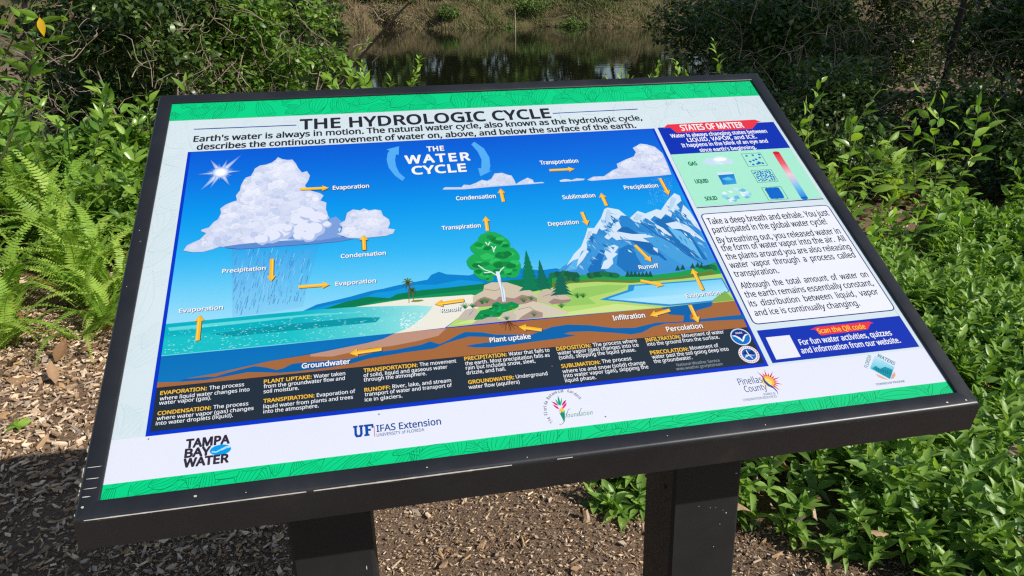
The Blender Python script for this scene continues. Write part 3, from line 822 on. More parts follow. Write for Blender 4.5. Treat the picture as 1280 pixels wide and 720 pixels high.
defn('PRECIPITATION:', 580.9, 451.3, 633.6, 445.2, 636.2, 444.7, 687.2, 440.1, 'Water that falls to', (('the earth. Most precipitation falls as', 581.8, 457.2, 687.2, 445.8), ('rain but includes snow, sleet,', 582.6, 462.7, 669.3, 453.3), ('drizzle, and hail.', 583.5, 468.6, 632.5, 463.3)))
defn('GROUNDWATER:', 585.7, 480.6, 642.6, 473.8, 645.2, 473.2, 684.6, 469.2, 'Underground', (('water flow (aquifers)', 586.1, 486.5, 649.6, 479.5),))
defn('DEPOSITION:', 696, 438.6, 739, 434.3, 741.7, 433.8, 796.4, 427.9, 'The process where', (('water vapor (gas) changes into ice', 697.5, 444.1, 798.6, 433.2), ('(solid), skipping the liquid phase.', 699.3, 450, 794.9, 439)))
defn('SUBLIMATION:', 702.3, 460.5, 750.4, 454.8, 752.9, 454.6, 789.4, 450, 'The process', (('where ice and snow (solid) change', 703.6, 467, 806.9, 455.3), ('into water vapor (gas), skipping the', 705.2, 473, 810.6, 460), ('liquid phase.', 706.9, 478.4, 745.2, 473.6)))
defn('INFILTRATION:', 807.5, 427.7, 851.1, 422.9, 853.3, 422.4, 905.3, 416.8, 'Movement of water', (('into the ground from the surface.', 809.7, 433.2, 899.4, 423.1),))
defn('PERCOLATION:', 813.5, 443.4, 861.1, 438.6, 863.3, 438.2, 898.3, 433.4, 'Movement of', (('water past the soil going deep into', 815.6, 448.9, 911, 438.2), ('the groundwater.', 817.8, 454.4, 865.5, 448.9)))
a = Art('credit_lettering')
TX(a, 'National Weather Service', 846.3, 458.3, 899.9, 452.2, 3.6, (150, 158, 166), bold=.004)
TX(a, 'www.weather.gov/jetstream', 845.8, 463.4, 903.6, 456.6, 3.6, (150, 158, 166), bold=.004); a.build()
a = Art('gull_badge'); u, v = P(925.7, 421.3); r = .0122
a.disc(u, v, r * 1.0, r * 1.0, (226, 236, 246), 28); a.up(); a.disc(u, v, r * .9, r * .9, (0, 112, 196), 28); a.up()
a.poly([(u - r * .82, v + r * .30), (u - r * .5, v + r * .66), (u, v + r * .88), (u + r * .5, v + r * .66), (u + r * .82, v + r * .3), (u + r * .5, v + r * .22), (u + r * .05, v - r * .2), (u - r * .4, v + r * .2)], (16, 40, 128)); a.up()
a.poly([(u - r * .86, v + r * .22), (u - r * .5, v + r * .24), (u - r * .15, v - r * .05), (u + r * .02, v - r * .42), (u + r * .2, v - r * .05), (u + r * .55, v + r * .25), (u + r * .86, v + r * .2), (u + r * .5, v + r * .05), (u + r * .15, v - r * .45), (u, v - r * .62), (u - r * .15, v - r * .4), (u - r * .5, v + r * .05)], WH)
a.up(); text(a, 'NOAA', (u - r * .34, v + r * .36), (u + r * .34, v + r * .36), r * .22, WH); a.build()
a = Art('weather_badge'); u, v = P(936, 443.3); r = .0122
a.disc(u, v, r, r, (240, 240, 244), 28); a.up(); 
for k in range(26):
    aa = k * 2 * PI / 26; a.disc(u + r * .86 * math.cos(aa), v + r * .86 * math.sin(aa), r * .07, r * .07, (206, 70, 76), 6)
a.disc(u, v, r * .68, r * .68, (18, 104, 188), 24); a.up()
a.poly([(u - r * .6, v + r * .1), (u - r * .2, v + r * .5), (u + r * .15, v + r * .3), (u + r * .5, v + r * .45), (u + r * .6, v), (u + r * .1, v - r * .12), (u - r * .2, v + r * .02)], (10, 44, 120)); a.up()
a.poly([(u - r * .55, v - r * .35), (u, v - r * .12), (u + r * .6, v - r * .2), (u + r * .1, v - r * .02), (u - r * .3, v)], (206, 226, 240)); a.up()
a.line([(u - r * .1, v + r * .5), (u - r * .02, v - r * .1), (u + r * .2, v - r * .5)], r * .09, WH)
a.build()

# picture labels and arrows
SHD = (24, 60, 110)
def lab(t, x0, y0, x1, y1, cap=5.0, sh=SHD, **k):
    a = Art('picture_label'); TX(a, t, x0, y0, x1, y1, cap * .93, WH, bold=.022, shadow=sh, **k); a.build()
for L in (('Evaporation', 416.3, 238, 461.3, 234.8), ('Condensation', 426.3, 322.4, 482.5, 318.8), ('Precipitation', 278, 341.3, 332, 337.6), ('Evaporation', 419.5, 357.2, 470, 353.2), ('Evaporation', 223.9, 390.8, 278.5, 386.6),
          ('Transpiration', 552.8, 287.4, 601.2, 284.3), ('Condensation', 570.7, 250.7, 620, 247), ('Transportation', 675.8, 206, 723.1, 203.1), ('Precipitation', 781, 236.8, 823.2, 234.2), ('Sublimation', 704, 249.4, 744.4, 246.2), ('Deposition', 685.9, 282.5, 723.9, 279.9),
          ('Runoff', 799.4, 336.9, 823.9, 334.2), ('Evaporation', 858, 372.4, 901, 368.2), ('Runoff', 552, 390.8, 577, 388.6)): lab(*L)
EB = (70, 42, 26)
lab('Infiltration', 767, 400.8, 806.7, 397, 6.2, EB); lab('Percolation', 833.9, 414.6, 878.9, 410.3, 6.2, EB); lab('Plant uptake', 612.8, 428.4, 663.7, 423.4, 6.2, EB); lab('Groundwater', 377.5, 460.8, 437.8, 454.9, 6.4, (20, 40, 80))
a = Art('picture_title')
TX(a, 'THE', 534.2, 189.6, 555, 188, 5.8, WH, bold=.03, shadow=SHD, space=1.1); TX(a, 'WATER', 507.4, 204.7, 587.6, 200.4, 9.6, WH, bold=.034, shadow=SHD, space=1.22); TX(a, 'CYCLE', 516, 218, 583, 214.5, 9.6, WH, bold=.034, shadow=SHD, space=1.06); a.build()
def arrow(x0, y0, x1, y1, w_=.0046):
    a = Art('yellow_arrow')
    (u0, v0), (u1, v1) = P(x0, y0), P(x1, y1); L = math.hypot(u1 - u0, v1 - v0); dx, dy = (u1 - u0) / L, (v1 - v0) / L
    hl = .0088; hw = w_ * 1.15
    def shp(o, k=1):
        pts = [(0, -w_ / 2), (L - hl, -w_ / 2), (L - hl, -hw), (L, 0), (L - hl, hw), (L - hl, w_ / 2), (0, w_ / 2)]
        return [(u0 + dx * x - dy * y * k + o[0], v0 + dy * x + dx * y * k + o[1]) for x, y in pts]
    a.poly(shp((.0009, -.0009)), (40, 66, 96)); a.up(); a.poly(shp((0, 0)), (250, 186, 34)); a.up()
    a.line([(u0 + dx * .001 - dy * w_ * .18, v0 + dy * .001 + dx * w_ * .18), (u1 - dx * .004 - dy * w_ * .18, v1 - dy * .004 + dx * w_ * .18)], w_ * .3, (255, 214, 90))
    a.build()
for q in ((375, 237, 411.3, 235.5), (455.5, 313.3, 454.5, 294.5), (340, 323.8, 339, 352), (373, 358.8, 412.5, 355.8), (247, 426.1, 250, 393.9), (477.2, 436.7, 436.7, 442.5), (609.5, 288.8, 606.9, 270.6), (629.4, 252.3, 625.4, 235.8),
          (686.7, 213, 718.3, 211.4), (824.6, 223, 836, 244), (758.2, 257.3, 751, 241.4), (727.1, 265.3, 734.3, 282), (793.6, 306.7, 814.4, 327.8), (800.3, 351.1, 829.7, 357.2), (878.3, 363, 865, 336), (837.2, 387.8, 812.2, 395), (862.2, 381.7, 872.8, 403.9), (677.2, 413, 647.8, 409), (579.7, 375.6, 543.4, 380.8)): arrow(*q)
for pts in ([(483, 187), (498.8, 183), (498.3, 193.8), (495, 193), (493.8, 200), (495, 208), (499, 216), (506.3, 222.5), (503, 226.3), (494, 220), (486, 210), (483.3, 200), (484.5, 192), (487, 188.5)],
            [(589, 180.6), (593, 177.4), (605, 185.9), (611.6, 197), (612.9, 207.6), (611.6, 214.3), (615.5, 213.2), (600.4, 220.6), (597.5, 210.5), (601.6, 210.3), (601.9, 199.7), (597, 189.6)]):
    a = Art('circling_arrow'); a.poly(PP(pts), (84, 174, 244)); a.build()

# ---------------- right column
LB = (0.7030, 0.8935)
a = Art('states_of_matter_box')
a.rect(LB[0], 0.4375, LB[1], 0.5008, (0, 46, 178)); a.up(); a.rect(LB[0], 0.3272, LB[1], 0.4375, (170, 236, 208)); a.rect(LB[0], 0.3240, LB[1], 0.3256, DKB); a.build()
a = Art('red_banner'); a.poly(PP([(829.2, 160.3), (834, 155.8), (943, 149.6), (952, 152.6), (947, 153), (940.3, 161.1), (845.8, 166.3), (837.5, 159.6)]), (236, 50, 66)); a.up()
TX(a, 'STATES OF MATTER', 852.8, 163.9, 930, 158.9, 7.0, WH, bold=.02); a.build()
a = Art('states_lettering')
for t, x0, y0, x1, y1, c in (('Water is always changing states between', 839.4, 172.4, 959.2, 165.8, 4.4), ('LIQUID, VAPOR, and ICE.', 860.3, 177.6, 946.4, 172.7, 4.6), ('It happens in the blink of an eye and', 853.3, 184.2, 960.3, 178.2, 4.4), ("since earth's beginning.", 875.6, 189.9, 945.8, 186.2, 4.4)):
    TX(a, t, x0, y0, x1, y1, c, WH, bold=.018)
a.build()
for t, x0, y0, x1, y1 in (('GAS', 861.7, 207.4, 871.7, 206.3), ('LIQUID', 870, 229.4, 886, 228), ('SOLID', 882.5, 250.8, 897.2, 249.6)): a = Art('state_name_lettering'); TX(a, t, x0, y0, x1, y1, 4.6, (10, 120, 70), bold=.03); a.build()
a = Art('gas_cloud_picture')
for x, y, rx, ry in ((897, 202.5, 17, 4.2), (890, 202, 9, 5), (901, 200.5, 10, 5.5), (909, 202, 8, 4), (884, 203, 6, 3)):
    u, v = P(x, y); a.up(.00001); a.disc(u, v, rx * .00125, ry * .0017, (214, 232, 244) if ry > 5 else (200, 224, 240), 14, jit=.05, rg=rg)
u, v = P(900, 199.5); a.up(); a.disc(u, v, .010, .004, (244, 250, 253), 12, jit=.1, rg=rg); a.build()
a = Art('glass_of_water_picture'); a.poly(PP([(895.8, 215.6), (915.3, 214.6), (921.4, 230.6), (903.3, 232)]), (206, 232, 238)); a.up()
a.poly(PP([(897.4, 219.2), (917.2, 217.6), (921, 230), (903.6, 231.4)]), None, [pc((0, 110, 196)), pc((0, 124, 208)), pc((60, 170, 226)), pc((20, 140, 214))]); a.up()
a.poly(PP([(902, 224), (910, 221), (917, 224.5), (910, 226)]), (96, 190, 234)); a.build()
a = Art('ice_picture')
for k in range(26):
    x = 922 + rg.uniform(-17, 16); y = 245.5 + rg.uniform(-6, 5) - (3 if abs(x - 924) < 6 else 0); u, v = P(x, y); s = rg.uniform(.003, .006)
    a.up(.00001); aa = rg.uniform(0, 3); a.poly([(u + s * math.cos(aa + q * 1.57), v + s * .8 * math.sin(aa + q * 1.57)) for q in range(4)], rg.choice([(196, 232, 244), (150, 208, 236), (224, 244, 250), (172, 220, 240), (110, 186, 226)]))
a.build()
Zr = zp(800, 80, 3.6)
for n_, box in (('gas', [(455, 405), (545, 400), (570, 457), (488, 462)]), ('liquid', [(500, 480), (592, 475), (618, 528), (530, 535)]), ('solid', [(545, 556), (638, 552), (662, 607), (580, 614)])):
    q = Zr(box); u0 = (q[0][0] + q[3][0]) / 2; u1 = (q[1][0] + q[2][0]) / 2; v1 = (q[0][1] + q[1][1]) / 2; v0 = (q[2][1] + q[3][1]) / 2
    a = Art(n_ + '_particles_picture'); a.line([(u0, v0), (u1, v0), (u1, v1), (u0, v1)], .0008, (60, 130, 130), closed=True)
    cu_, cv_ = (u0 + u1) / 2, (v0 + v1) / 2; h = (u1 - u0) / 2; hv = (v1 - v0) / 2
    if n_ == 'gas': L = [(rg.uniform(-.8, .8), rg.uniform(-.75, .75)) for _ in range(13)]; r = .0021
    elif n_ == 'liquid':
        L = []
        for _ in range(900):
            q_ = (rg.uniform(-.84, .84), rg.uniform(-.8, .8))
            if all((q_[0] - p_[0]) ** 2 + (q_[1] - p_[1]) ** 2 > .045 for p_ in L): L.append(q_)
        r = .0015
    else: L = [(-.56 + 1.12 * (k % 9) / 8 + rg.uniform(-.03, .03), -.68 + 1.36 * (k // 9) / 8 + rg.uniform(-.03, .03)) for k in range(81)]; r = .0027
    for x, y in L: a.disc(cu_ + x * h, cv_ + y * hv, r, r, (0, 104, 204), 8); a.up(.000001)
    a.build()
a = Art('temperature_bar')
(u0, v1), (u1, _), (_, v0) = P(966.7, 191.1), P(974.4, 189.7), P(1004, 248)
uu = [(P(966.7, 191.1)[0] + P(1000.6, 248.3)[0]) / 2, (P(974.4, 189.7)[0] + P(1008.3, 246.7)[0]) / 2]
cs = [(226, 34, 54), (240, 96, 110), (240, 206, 216), (120, 196, 240), (0, 130, 216)]
for k in range(4):
    va = v1 + (v0 - v1) * k / 4; vb = v1 + (v0 - v1) * (k + 1) / 4
    a.poly([(uu[0], vb), (uu[1], vb), (uu[1], va), (uu[0], va)], None, [pc(cs[k + 1])] * 2 + [pc(cs[k])] * 2)
a.disc((uu[0] + uu[1]) / 2, v1, (uu[1] - uu[0]) / 2, .003, cs[0], 14); a.disc((uu[0] + uu[1]) / 2, v0, (uu[1] - uu[0]) / 2, .003, cs[4], 14); a.build()

def rbox(u0, v0, u1, v1, r):
    pts = []
    for cx, cy, s in ((u1 - r, v1 - r, 0), (u0 + r, v1 - r, 1), (u0 + r, v0 + r, 2), (u1 - r, v0 + r, 3)):
        for k in range(6): aa = PI / 2 * (s + k / 5); pts.append((cx + r * math.cos(aa), cy + r * math.sin(aa)))
    return pts
a = Art('breath_text_box'); q = rbox(0.7040, 0.1228, 0.8935, 0.3120, .006); a.poly(q, (240, 242, 250)); a.up(); a.line(q, .0014, DKB, closed=True); a.build()
a = Art('breath_lettering')
for t, x0, y0, x1, y1 in (('Take a deep breath and exhale. You just', 886.4, 280.8, 1037, 269.2), ('participated in the global water cycle!', 892, 291.2, 1034.4, 280.3), ('By breathing out, you released water in', 898, 303.9, 1051.7, 292.2), ('the form of water vapor into the air.  All', 903, 313.6, 1058, 302),
    ('the plants around you are also releasing', 908.9, 324.4, 1064.7, 311.9), ('water  vapor  through  a  process  called', 913.6, 335, 1070.3, 322.1), ('transpiration.', 919.2, 346.1, 974.4, 341.6), ('Although  the  total  amount  of  water  on', 927.2, 360.6, 1086.4, 346.4),
    ('the earth remains essentially constant,', 932.2, 371.1, 1093.3, 357.9), ('its  distribution  between  liquid,  vapor', 937.8, 383, 1099.4, 368.3), ('and ice is continually changing.', 944.2, 394.4, 1075.8, 382.7)):
    TX(a, t, x0, y0, x1, y1, 7.6, INK, bold=.010)
a.build()
a = Art('website_box'); a.rect(0.7035, 0.0665, 0.8935, 0.1135, (0, 46, 178)); a.build()
a = Art('red_banner'); a.poly(PP([(1012.5, 412.3), (1020, 408.8), (1086, 401.9), (1092, 403.8), (1088, 404.6), (1084.7, 411.9), (1026.4, 419.4), (1018.5, 412)]), (236, 50, 66)); a.up()
TX(a, 'Scan the QR code', 1023.5, 417.0, 1082.5, 410.7, 6.2, (255, 206, 60), bold=.012); a.build()
a = Art('blank_white_square'); a.poly(PP([(957, 421.9), (986.7, 418.9), (1000.8, 446), (970.3, 449.6)]), (236, 238, 244)); a.build()
a = Art('website_lettering')
TX(a, 'For fun water activities, quizzes', 1000.6, 431.2, 1115.6, 419.2, 7.0, WH, bold=.014); TX(a, 'and information from our website.', 1002.8, 441.7, 1126.4, 428.4, 7.0, WH, bold=.014); a.build()

# ---------------- logos
a = Art('water_utility_logo'); DK = (52, 44, 58)
TX(a, 'TAMPA', 232.5, 560.2, 286.3, 553.8, 10.2, DK, bold=.042); TX(a, 'BAY', 231, 571.9, 262.2, 568.6, 10.2, DK, bold=.042); TX(a, 'WATER', 229.3, 584, 285, 577.9, 10.2, DK, bold=.042)
u, v = P(275.6, 562.3); a.disc(u, v, .0100, .0058, (0, 158, 232), 24); a.up(); a.line([(u - .008, v - .001), (u - .004, v - .002), (u + .001, v + .0005), (u + .005, v + .0025), (u + .0095, v + .003)], .0013, (190, 232, 250)); a.line([(u + .001, v - .0005), (u + .005, v + .0012), (u + .0092, v + .0018)], .0007, (190, 232, 250)); a.build()
a = Art('extension_service_logo'); UB = (0, 72, 168)
(ua, va), (ub, _) = P(442.5, 548), P(453.5, 547)
s = .0135; 
def slab(pts, x, y, k): a.poly([(x + px * k * .76, y + py * k) for px, py in pts], UB)
u0, v0_ = P(442, 547.6); k = .0138
slab([(0, 1), (.42, 1), (.42, .84), (.34, .84), (.34, .32), (.42, .2), (.56, .2), (.64, .32), (.64, .84), (.56, .84), (.56, 1), (.98, 1), (.98, .84), (.88, .84), (.88, .24), (.72, .02), (.26, .02), (.10, .24), (.10, .84), (0, .84)], u0, v0_, k)
slab([(0, 1), (.92, 1), (.92, .66), (.74, .66), (.74, .82), (.40, .82), (.40, .62), (.66, .62), (.66, .44), (.40, .44), (.40, .2), (.5, .2), (.5, .04), (0, .04), (0, .2), (.12, .2), (.12, .84), (0, .84)], u0 + k * 1.02 * .76, v0_, k)
a.line(PP([(467.6, 532.5), (468.4, 546)]), .0009, (216, 130, 140))
TX(a, 'IFAS Extension', 471, 540.2, 551.4, 530.2, 8.2, (20, 76, 148), bold=.016); TX(a, 'UNIVERSITY of FLORIDA', 471, 546, 530.5, 538.6, 3.8, (40, 84, 148), bold=.006); a.build()
a = Art('garden_foundation_logo')
Zf = zp(660, 480, 12.8)
arc = Zf([(408, 602), (375, 575), (340, 525), (312, 470), (300, 430), (296, 390), (300, 340), (312, 300), (330, 262), (355, 225), (390, 190), (430, 162), (480, 146), (530, 136), (580, 130), (625, 128), (670, 138), (715, 158), (760, 188), (800, 222), (830, 252)])
acc = [0]
for p, q in zip(arc, arc[1:]): acc.append(acc[-1] + math.hypot(q[0] - p[0], q[1] - p[1]))
word = 'The Florida Botanical Gardens'
for i, ch in enumerate(word):
    if ch == ' ': continue
    sp = acc[-1] * (i + .15) / len(word); ep = acc[-1] * (i + .85) / len(word)
    if ch in 'il': ep = sp + (ep - sp) * .35
    g = lambda s_: (float(np.interp(s_, acc, [p[0] for p in arc])), float(np.interp(s_, acc, [p[1] for p in arc])))
    pa, pb = g(sp), g(ep)
    capk = .0036 * (1 if ch.isupper() or ch in 'hlidt' else 1)
    text(a, ch, pa, pb, capk, (120, 118, 132), bold=.004, level=False)
a.up()
for pts, c in (([(475, 180), (500, 235), (518, 290), (520, 350), (500, 330), (478, 270)], (0, 150, 120)), ([(435, 240), (460, 262), (490, 300), (505, 345), (470, 318), (448, 280)], (20, 176, 140)), ([(542, 215), (545, 270), (535, 320), (520, 350), (512, 310), (528, 255)], (40, 190, 150)),
               ([(372, 280), (420, 292), (460, 315), (490, 350), (440, 335), (405, 308)], (206, 20, 112)), ([(392, 328), (440, 345), (480, 368), (505, 408), (455, 390), (420, 360)], (232, 30, 120)), ([(608, 252), (600, 300), (570, 330), (545, 350), (545, 320), (570, 280)], (206, 20, 112)), ([(620, 298), (610, 345), (580, 380), (552, 408), (550, 370), (575, 330)], (232, 30, 120)),
               ([(490, 420), (520, 400), (540, 360), (556, 405), (585, 415), (575, 450), (545, 436), (525, 456)], (244, 200, 70)), ([(500, 455), (522, 470), (545, 432), (560, 460), (585, 425), (592, 520), (588, 590), (575, 605), (545, 540)], (0, 142, 112))):
    a.poly(Zf(pts), c); a.up(.00002)
a.line(Zf([(588, 590), (560, 630), (530, 648), (500, 642)]), .0006, (110, 150, 130))
TX(a, 'foundation', 706.5, 521.8, 740.5, 518.6, 5.4, (60, 158, 120), bold=-.004, shear=.35, space=1.1)
a.line(Zf([(604, 545), (620, 480), (645, 410), (665, 398), (680, 402)]), .0005, (60, 158, 120)); a.line(Zf([(815, 500), (832, 440), (850, 392), (868, 386)]), .0005, (60, 158, 120))
a.build()
a = Art('county_logo'); NV = (34, 56, 116)
Zc = zp(900, 380, 3.6)
cu_, cv_ = P(960.2, 476.8)
for k in range(11):
    aa = rad(118 - k * 17.5); r2 = .0165 if k % 2 == 0 else .0125
    a.poly([(cu_ + .0068 * math.cos(aa + .17), cv_ + .0068 * math.sin(aa + .17)), (cu_ + .0068 * math.cos(aa - .17), cv_ + .0068 * math.sin(aa - .17)), (cu_ + r2 * math.cos(aa), cv_ + r2 * math.sin(aa))], (226, 40, 66))
a.up(); a.disc(cu_, cv_, .0072, .0072, (246, 190, 60), 20); a.up(); a.disc(cu_ - .0012, cv_ - .001, .0052, .0052, (250, 222, 120), 18)
a.up(); sw = Zc([(190, 330), (198, 352), (215, 368), (240, 380), (256, 395), (263, 412), (258, 392), (240, 372), (220, 360), (204, 345), (196, 330)])
a.poly(sw, (30, 70, 150))
TX(a, 'Pinellas', 924.4, 481.8, 953.6, 477.6, 8.4, NV, bold=.0); TX(a, 'County', 932.2, 490.6, 959.7, 486.8, 8.0, NV, bold=.0)
TX(a, 'PARKS &', 955.4, 494.6, 969.8, 492.8, 3.0, (90, 100, 140), bold=.0); TX(a, 'CONSERVATION RESOURCES', 929.2, 501.6, 971.7, 496.6, 3.0, (90, 100, 140), bold=.0); a.build()
a = Art('waters_programme_logo')
dm = Zc([(697, 232), (785, 284), (765, 338), (675, 290)])
a.poly(dm, None, [pc((196, 230, 246)), pc((150, 216, 238)), pc((0, 140, 160)), pc((90, 200, 214))]); a.up()
a.poly(Zc([(684, 290), (700, 278), (720, 292), (742, 282), (778, 296), (765, 338), (720, 312)]), (0, 150, 172)); a.up()
for k in range(9):
    x = 705 + k * 8; a.line(Zc([(x, 300 + k * 2.6), (x + rg.uniform(-3, 3), 286 + k * 2), ]), .0006, (0, 84, 100))
for x0, y0, x1, y1 in ((690, 285, 675, 266),): pass
a.poly(Zc([(700, 312), (722, 322), (745, 334), (760, 341), (735, 338), (712, 328)]), (232, 184, 158)); a.poly(Zc([(775, 318), (786, 305), (790, 322), (780, 336), (768, 336)]), (226, 170, 140))
text(a, 'FLORIDA', Zc([(664, 290)])[0], Zc([(682, 234)])[0], .0042, (70, 150, 160), bold=.01, level=False)
text(a, 'WATERS', Zc([(706, 236)])[0], Zc([(784, 276)])[0], .0052, (70, 150, 160), bold=.02, level=False)
TX(a, 'STEWARDSHIP PROGRAM', 1095.8, 482.0, 1131, 477.4, 2.6, (60, 130, 150), bold=.01); a.build()
# tiny marks of dirt on the sheet
a = Art('dirt_specks')
for x, y in ((474, 518), (757, 521), (186, 549), (318, 471), (690, 458)): a.disc(*P(x, y), .0008, .0008, (120, 120, 130), 6)
a.build()['kind'] = 'stuff'
# ================================================================== GROUND, WATER, PLANTS
def sstep(a, b, x):
    t = np.clip((x - a) / (b - a), 0, 1); return t * t * (3 - 2 * t)
WATER = -0.70
def near_shore(x):
    return 6.1 + 0 * np.asarray(x, float)
def far_shore(x):
    return 42.0 + 2.2 * np.sin(x * 0.21 + .6) + 0.8 * np.sin(x * .77)
def ground_z(x, y):
    """flat bed, a bank down to the pond straight ahead, higher ground under the thickets left and right of it"""
    x = np.asarray(x, float); y = np.asarray(y, float)
    a = x / np.maximum(y, 1.0) + .02 * np.sin(y * 1.3)
    wet = sstep(4.8, 7.2, y) * sstep(-.06, .03, a) * (1 - sstep(.47, .56, a))
    wet = np.maximum(wet, np.exp(-(((x - 5.8) / .8) ** 2 + ((y - 7.2) / 1.2) ** 2) ** 2))
    wet = np.maximum(wet, sstep(13, 17, y) * sstep(-.20, -.02, a) * (1 - sstep(.62, .8, a)))
    z = -1.30 * wet - .38 * sstep(3.8, 6.6, y) * (1 - wet)
    f = far_shore(x)
    z = z + (1.30 + 0.45) * sstep(-1.2, 3.0, y - f) + 0.9 * sstep(2.0, 12, y - f) + 1.6 * sstep(10, 60, y - f)
    z = z + 0.012 * np.sin(x * 3.1 + y * 1.7) * np.cos(y * 2.3 - x) + 0.006 * np.sin(x * 9 + 2) * np.sin(y * 8)
    return z

def mat_ground():
    m, nt, b = newmat('mulch_soil')
    n = noise(nt, 150, 8, 0.8); n2 = noise(nt, 1.4, 4)
    r = ramp(nt, [(0.30, (0.06, 0.038, 0.024)), (0.48, (0.24, 0.16, 0.105)), (0.60, (0.38, 0.27, 0.18)), (0.78, (0.56, 0.43, 0.31))])
    nt.links.new(n.outputs[0], r.inputs[0])
    g = nt.nodes.new('ShaderNodeMixRGB'); g.blend_type = 'MULTIPLY'; g.inputs[0].default_value = 1
    r2 = ramp(nt, [(0.3, (0.72, 0.72, 0.74)), (0.7, (1.05, 1.0, 0.95))]); nt.links.new(n2.outputs[0], r2.inputs[0])
    nt.links.new(r.outputs[0], g.inputs[1]); nt.links.new(r2.outputs[0], g.inputs[2])
    # beyond the bed: brown leaf litter, then olive and straw on the far bank
    tc = nt.nodes.new('ShaderNodeTexCoord'); sp = nt.nodes.new('ShaderNodeSeparateXYZ'); nt.links.new(tc.outputs['Object'], sp.inputs[0])
    mr = nt.nodes.new('ShaderNodeMapRange'); mr.inputs[1].default_value = 20; mr.inputs[2].default_value = 30
    nt.links.new(sp.outputs['Y'], mr.inputs[0])
    n3 = noise(nt, 0.5, 6, 0.7)
    r3 = ramp(nt, [(0.35, (0.10, 0.065, 0.035)), (0.5, (0.13, 0.10, 0.05)), (0.65, (0.09, 0.10, 0.03))]); nt.links.new(n3.outputs[0], r3.inputs[0])
    mx = nt.nodes.new('ShaderNodeMixRGB'); nt.links.new(mr.outputs[0], mx.inputs[0]); nt.links.new(g.outputs[0], mx.inputs[1]); nt.links.new(r3.outputs[0], mx.inputs[2])
    nt.links.new(mx.outputs[0], b.inputs['Base Color'])
    b.inputs['Roughness'].default_value = 0.95; b.inputs['Specular IOR Level'].default_value = 0.15
    bump(nt, n.outputs[0], b, 0.9, 0.01)
    return m
M_GROUND = mat_ground()
def grid_mesh(name, xs, ys, zf, mat):
    X, Y = np.meshgrid(xs, ys); Z = zf(X, Y)
    V = np.stack([X.ravel(), Y.ravel(), Z.ravel()], 1)
    nx, ny = len(xs), len(ys); i = np.arange(ny - 1)[:, None] * nx + np.arange(nx - 1)[None, :]
    i = i.ravel(); T = np.concatenate([np.stack([i, i + 1, i + nx + 1], 1), np.stack([i, i + nx + 1, i + nx], 1)])
    return tri_mesh(name, V, T, mat)
xs = np.concatenate([-np.geomspace(600, 5.2, 26), np.arange(-5, 7.01, 0.12), np.geomspace(7.3, 600, 26)])
ys = np.concatenate([-np.geomspace(300, 2.2, 12), np.arange(-2, 9.01, 0.12), np.arange(9.6, 60, 0.8), np.geomspace(62, 900, 16)])
tag(obj('ground', grid_mesh('ground', xs, ys, ground_z, M_GROUND)), kind='structure')

def mat_water():
    m, nt, b = newmat('pond_water')
    b.inputs['Base Color'].default_value = (0.012, 0.012, 0.007, 1)
    b.inputs['Roughness'].default_value = 0.035
    b.inputs['IOR'].default_value = 1.33
    b.inputs['Specular IOR Level'].default_value = 0.5
    tc = nt.nodes.new('ShaderNodeTexCoord'); mp = nt.nodes.new('ShaderNodeMapping'); mp.inputs['Scale'].default_value = (0.55, 2.2, 1)
    nt.links.new(tc.outputs['Object'], mp.inputs[0])
    n = nt.nodes.new('ShaderNodeTexNoise'); n.inputs['Scale'].default_value = 1.6; n.inputs['Detail'].default_value = 3
    nt.links.new(mp.outputs[0], n.inputs['Vector'])
    bump(nt, n.outputs[0], b, 0.035, 0.05)
    return m
wv = [(-260, 5.0, WATER), (260, 5.0, WATER), (260, 66, WATER), (-260, 66, WATER)]
tag(obj('pond_water', pymesh('pond_water', wv, [(0, 1, 2, 3)], mat_water())), kind='structure')

# ------------------------------------------------------------------ leaf materials
def mat_leaf(name, c0, c1, trans=0.3, rough=0.42, spec=0.5, by='obj'):
    m, nt, b = newmat(name)
    if by == 'obj':
        oi = nt.nodes.new('ShaderNodeObjectInfo'); src = oi.outputs['Random']
    else:
        at = nt.nodes.new('ShaderNodeAttribute'); at.attribute_name = 'tint'
        sp = nt.nodes.new('ShaderNodeSeparateColor'); nt.links.new(at.outputs['Color'], sp.inputs[0]); src = sp.outputs[0]
    r = ramp(nt, [(0.0, c0), (1.0, c1)]); nt.links.new(src, r.inputs[0])
    n = noise(nt, 40, 3)
    r2 = ramp(nt, [(0.3, (0.82, 0.82, 0.82)), (0.7, (1.1, 1.1, 1.1))]); nt.links.new(n.outputs[0], r2.inputs[0])
    mm = nt.nodes.new('ShaderNodeMixRGB'); mm.blend_type = 'MULTIPLY'; mm.inputs[0].default_value = 1
    nt.links.new(r.outputs[0], mm.inputs[1]); nt.links.new(r2.outputs[0], mm.inputs[2])
    nt.links.new(mm.outputs[0], b.inputs['Base Color'])
    b.inputs['Roughness'].default_value = rough; b.inputs['Specular IOR Level'].default_value = spec
    if trans > 0:
        tl = nt.nodes.new('ShaderNodeBsdfTranslucent'); br = nt.nodes.new('ShaderNodeMixRGB'); br.blend_type = 'MULTIPLY'; br.inputs[0].default_value = 1
        br.inputs[2].default_value = (1.5, 1.5, 0.6, 1); nt.links.new(mm.outputs[0], br.inputs[1]); nt.links.new(br.outputs[0], tl.inputs['Color'])
        ms = nt.nodes.new('ShaderNodeMixShader'); ms.inputs[0].default_value = trans
        nt.links.new(b.outputs[0], ms.inputs[1]); nt.links.new(tl.outputs[0], ms.inputs[2])
        nt.links.new(ms.outputs[0], nt.nodes['Material Output'].inputs['Surface'])
    return m
def mat_plain(name, c0, c1, rough=0.8, by='tint', scale=30):
    m = mat_leaf(name, c0, c1, 0, rough, 0.25, by)
    return m
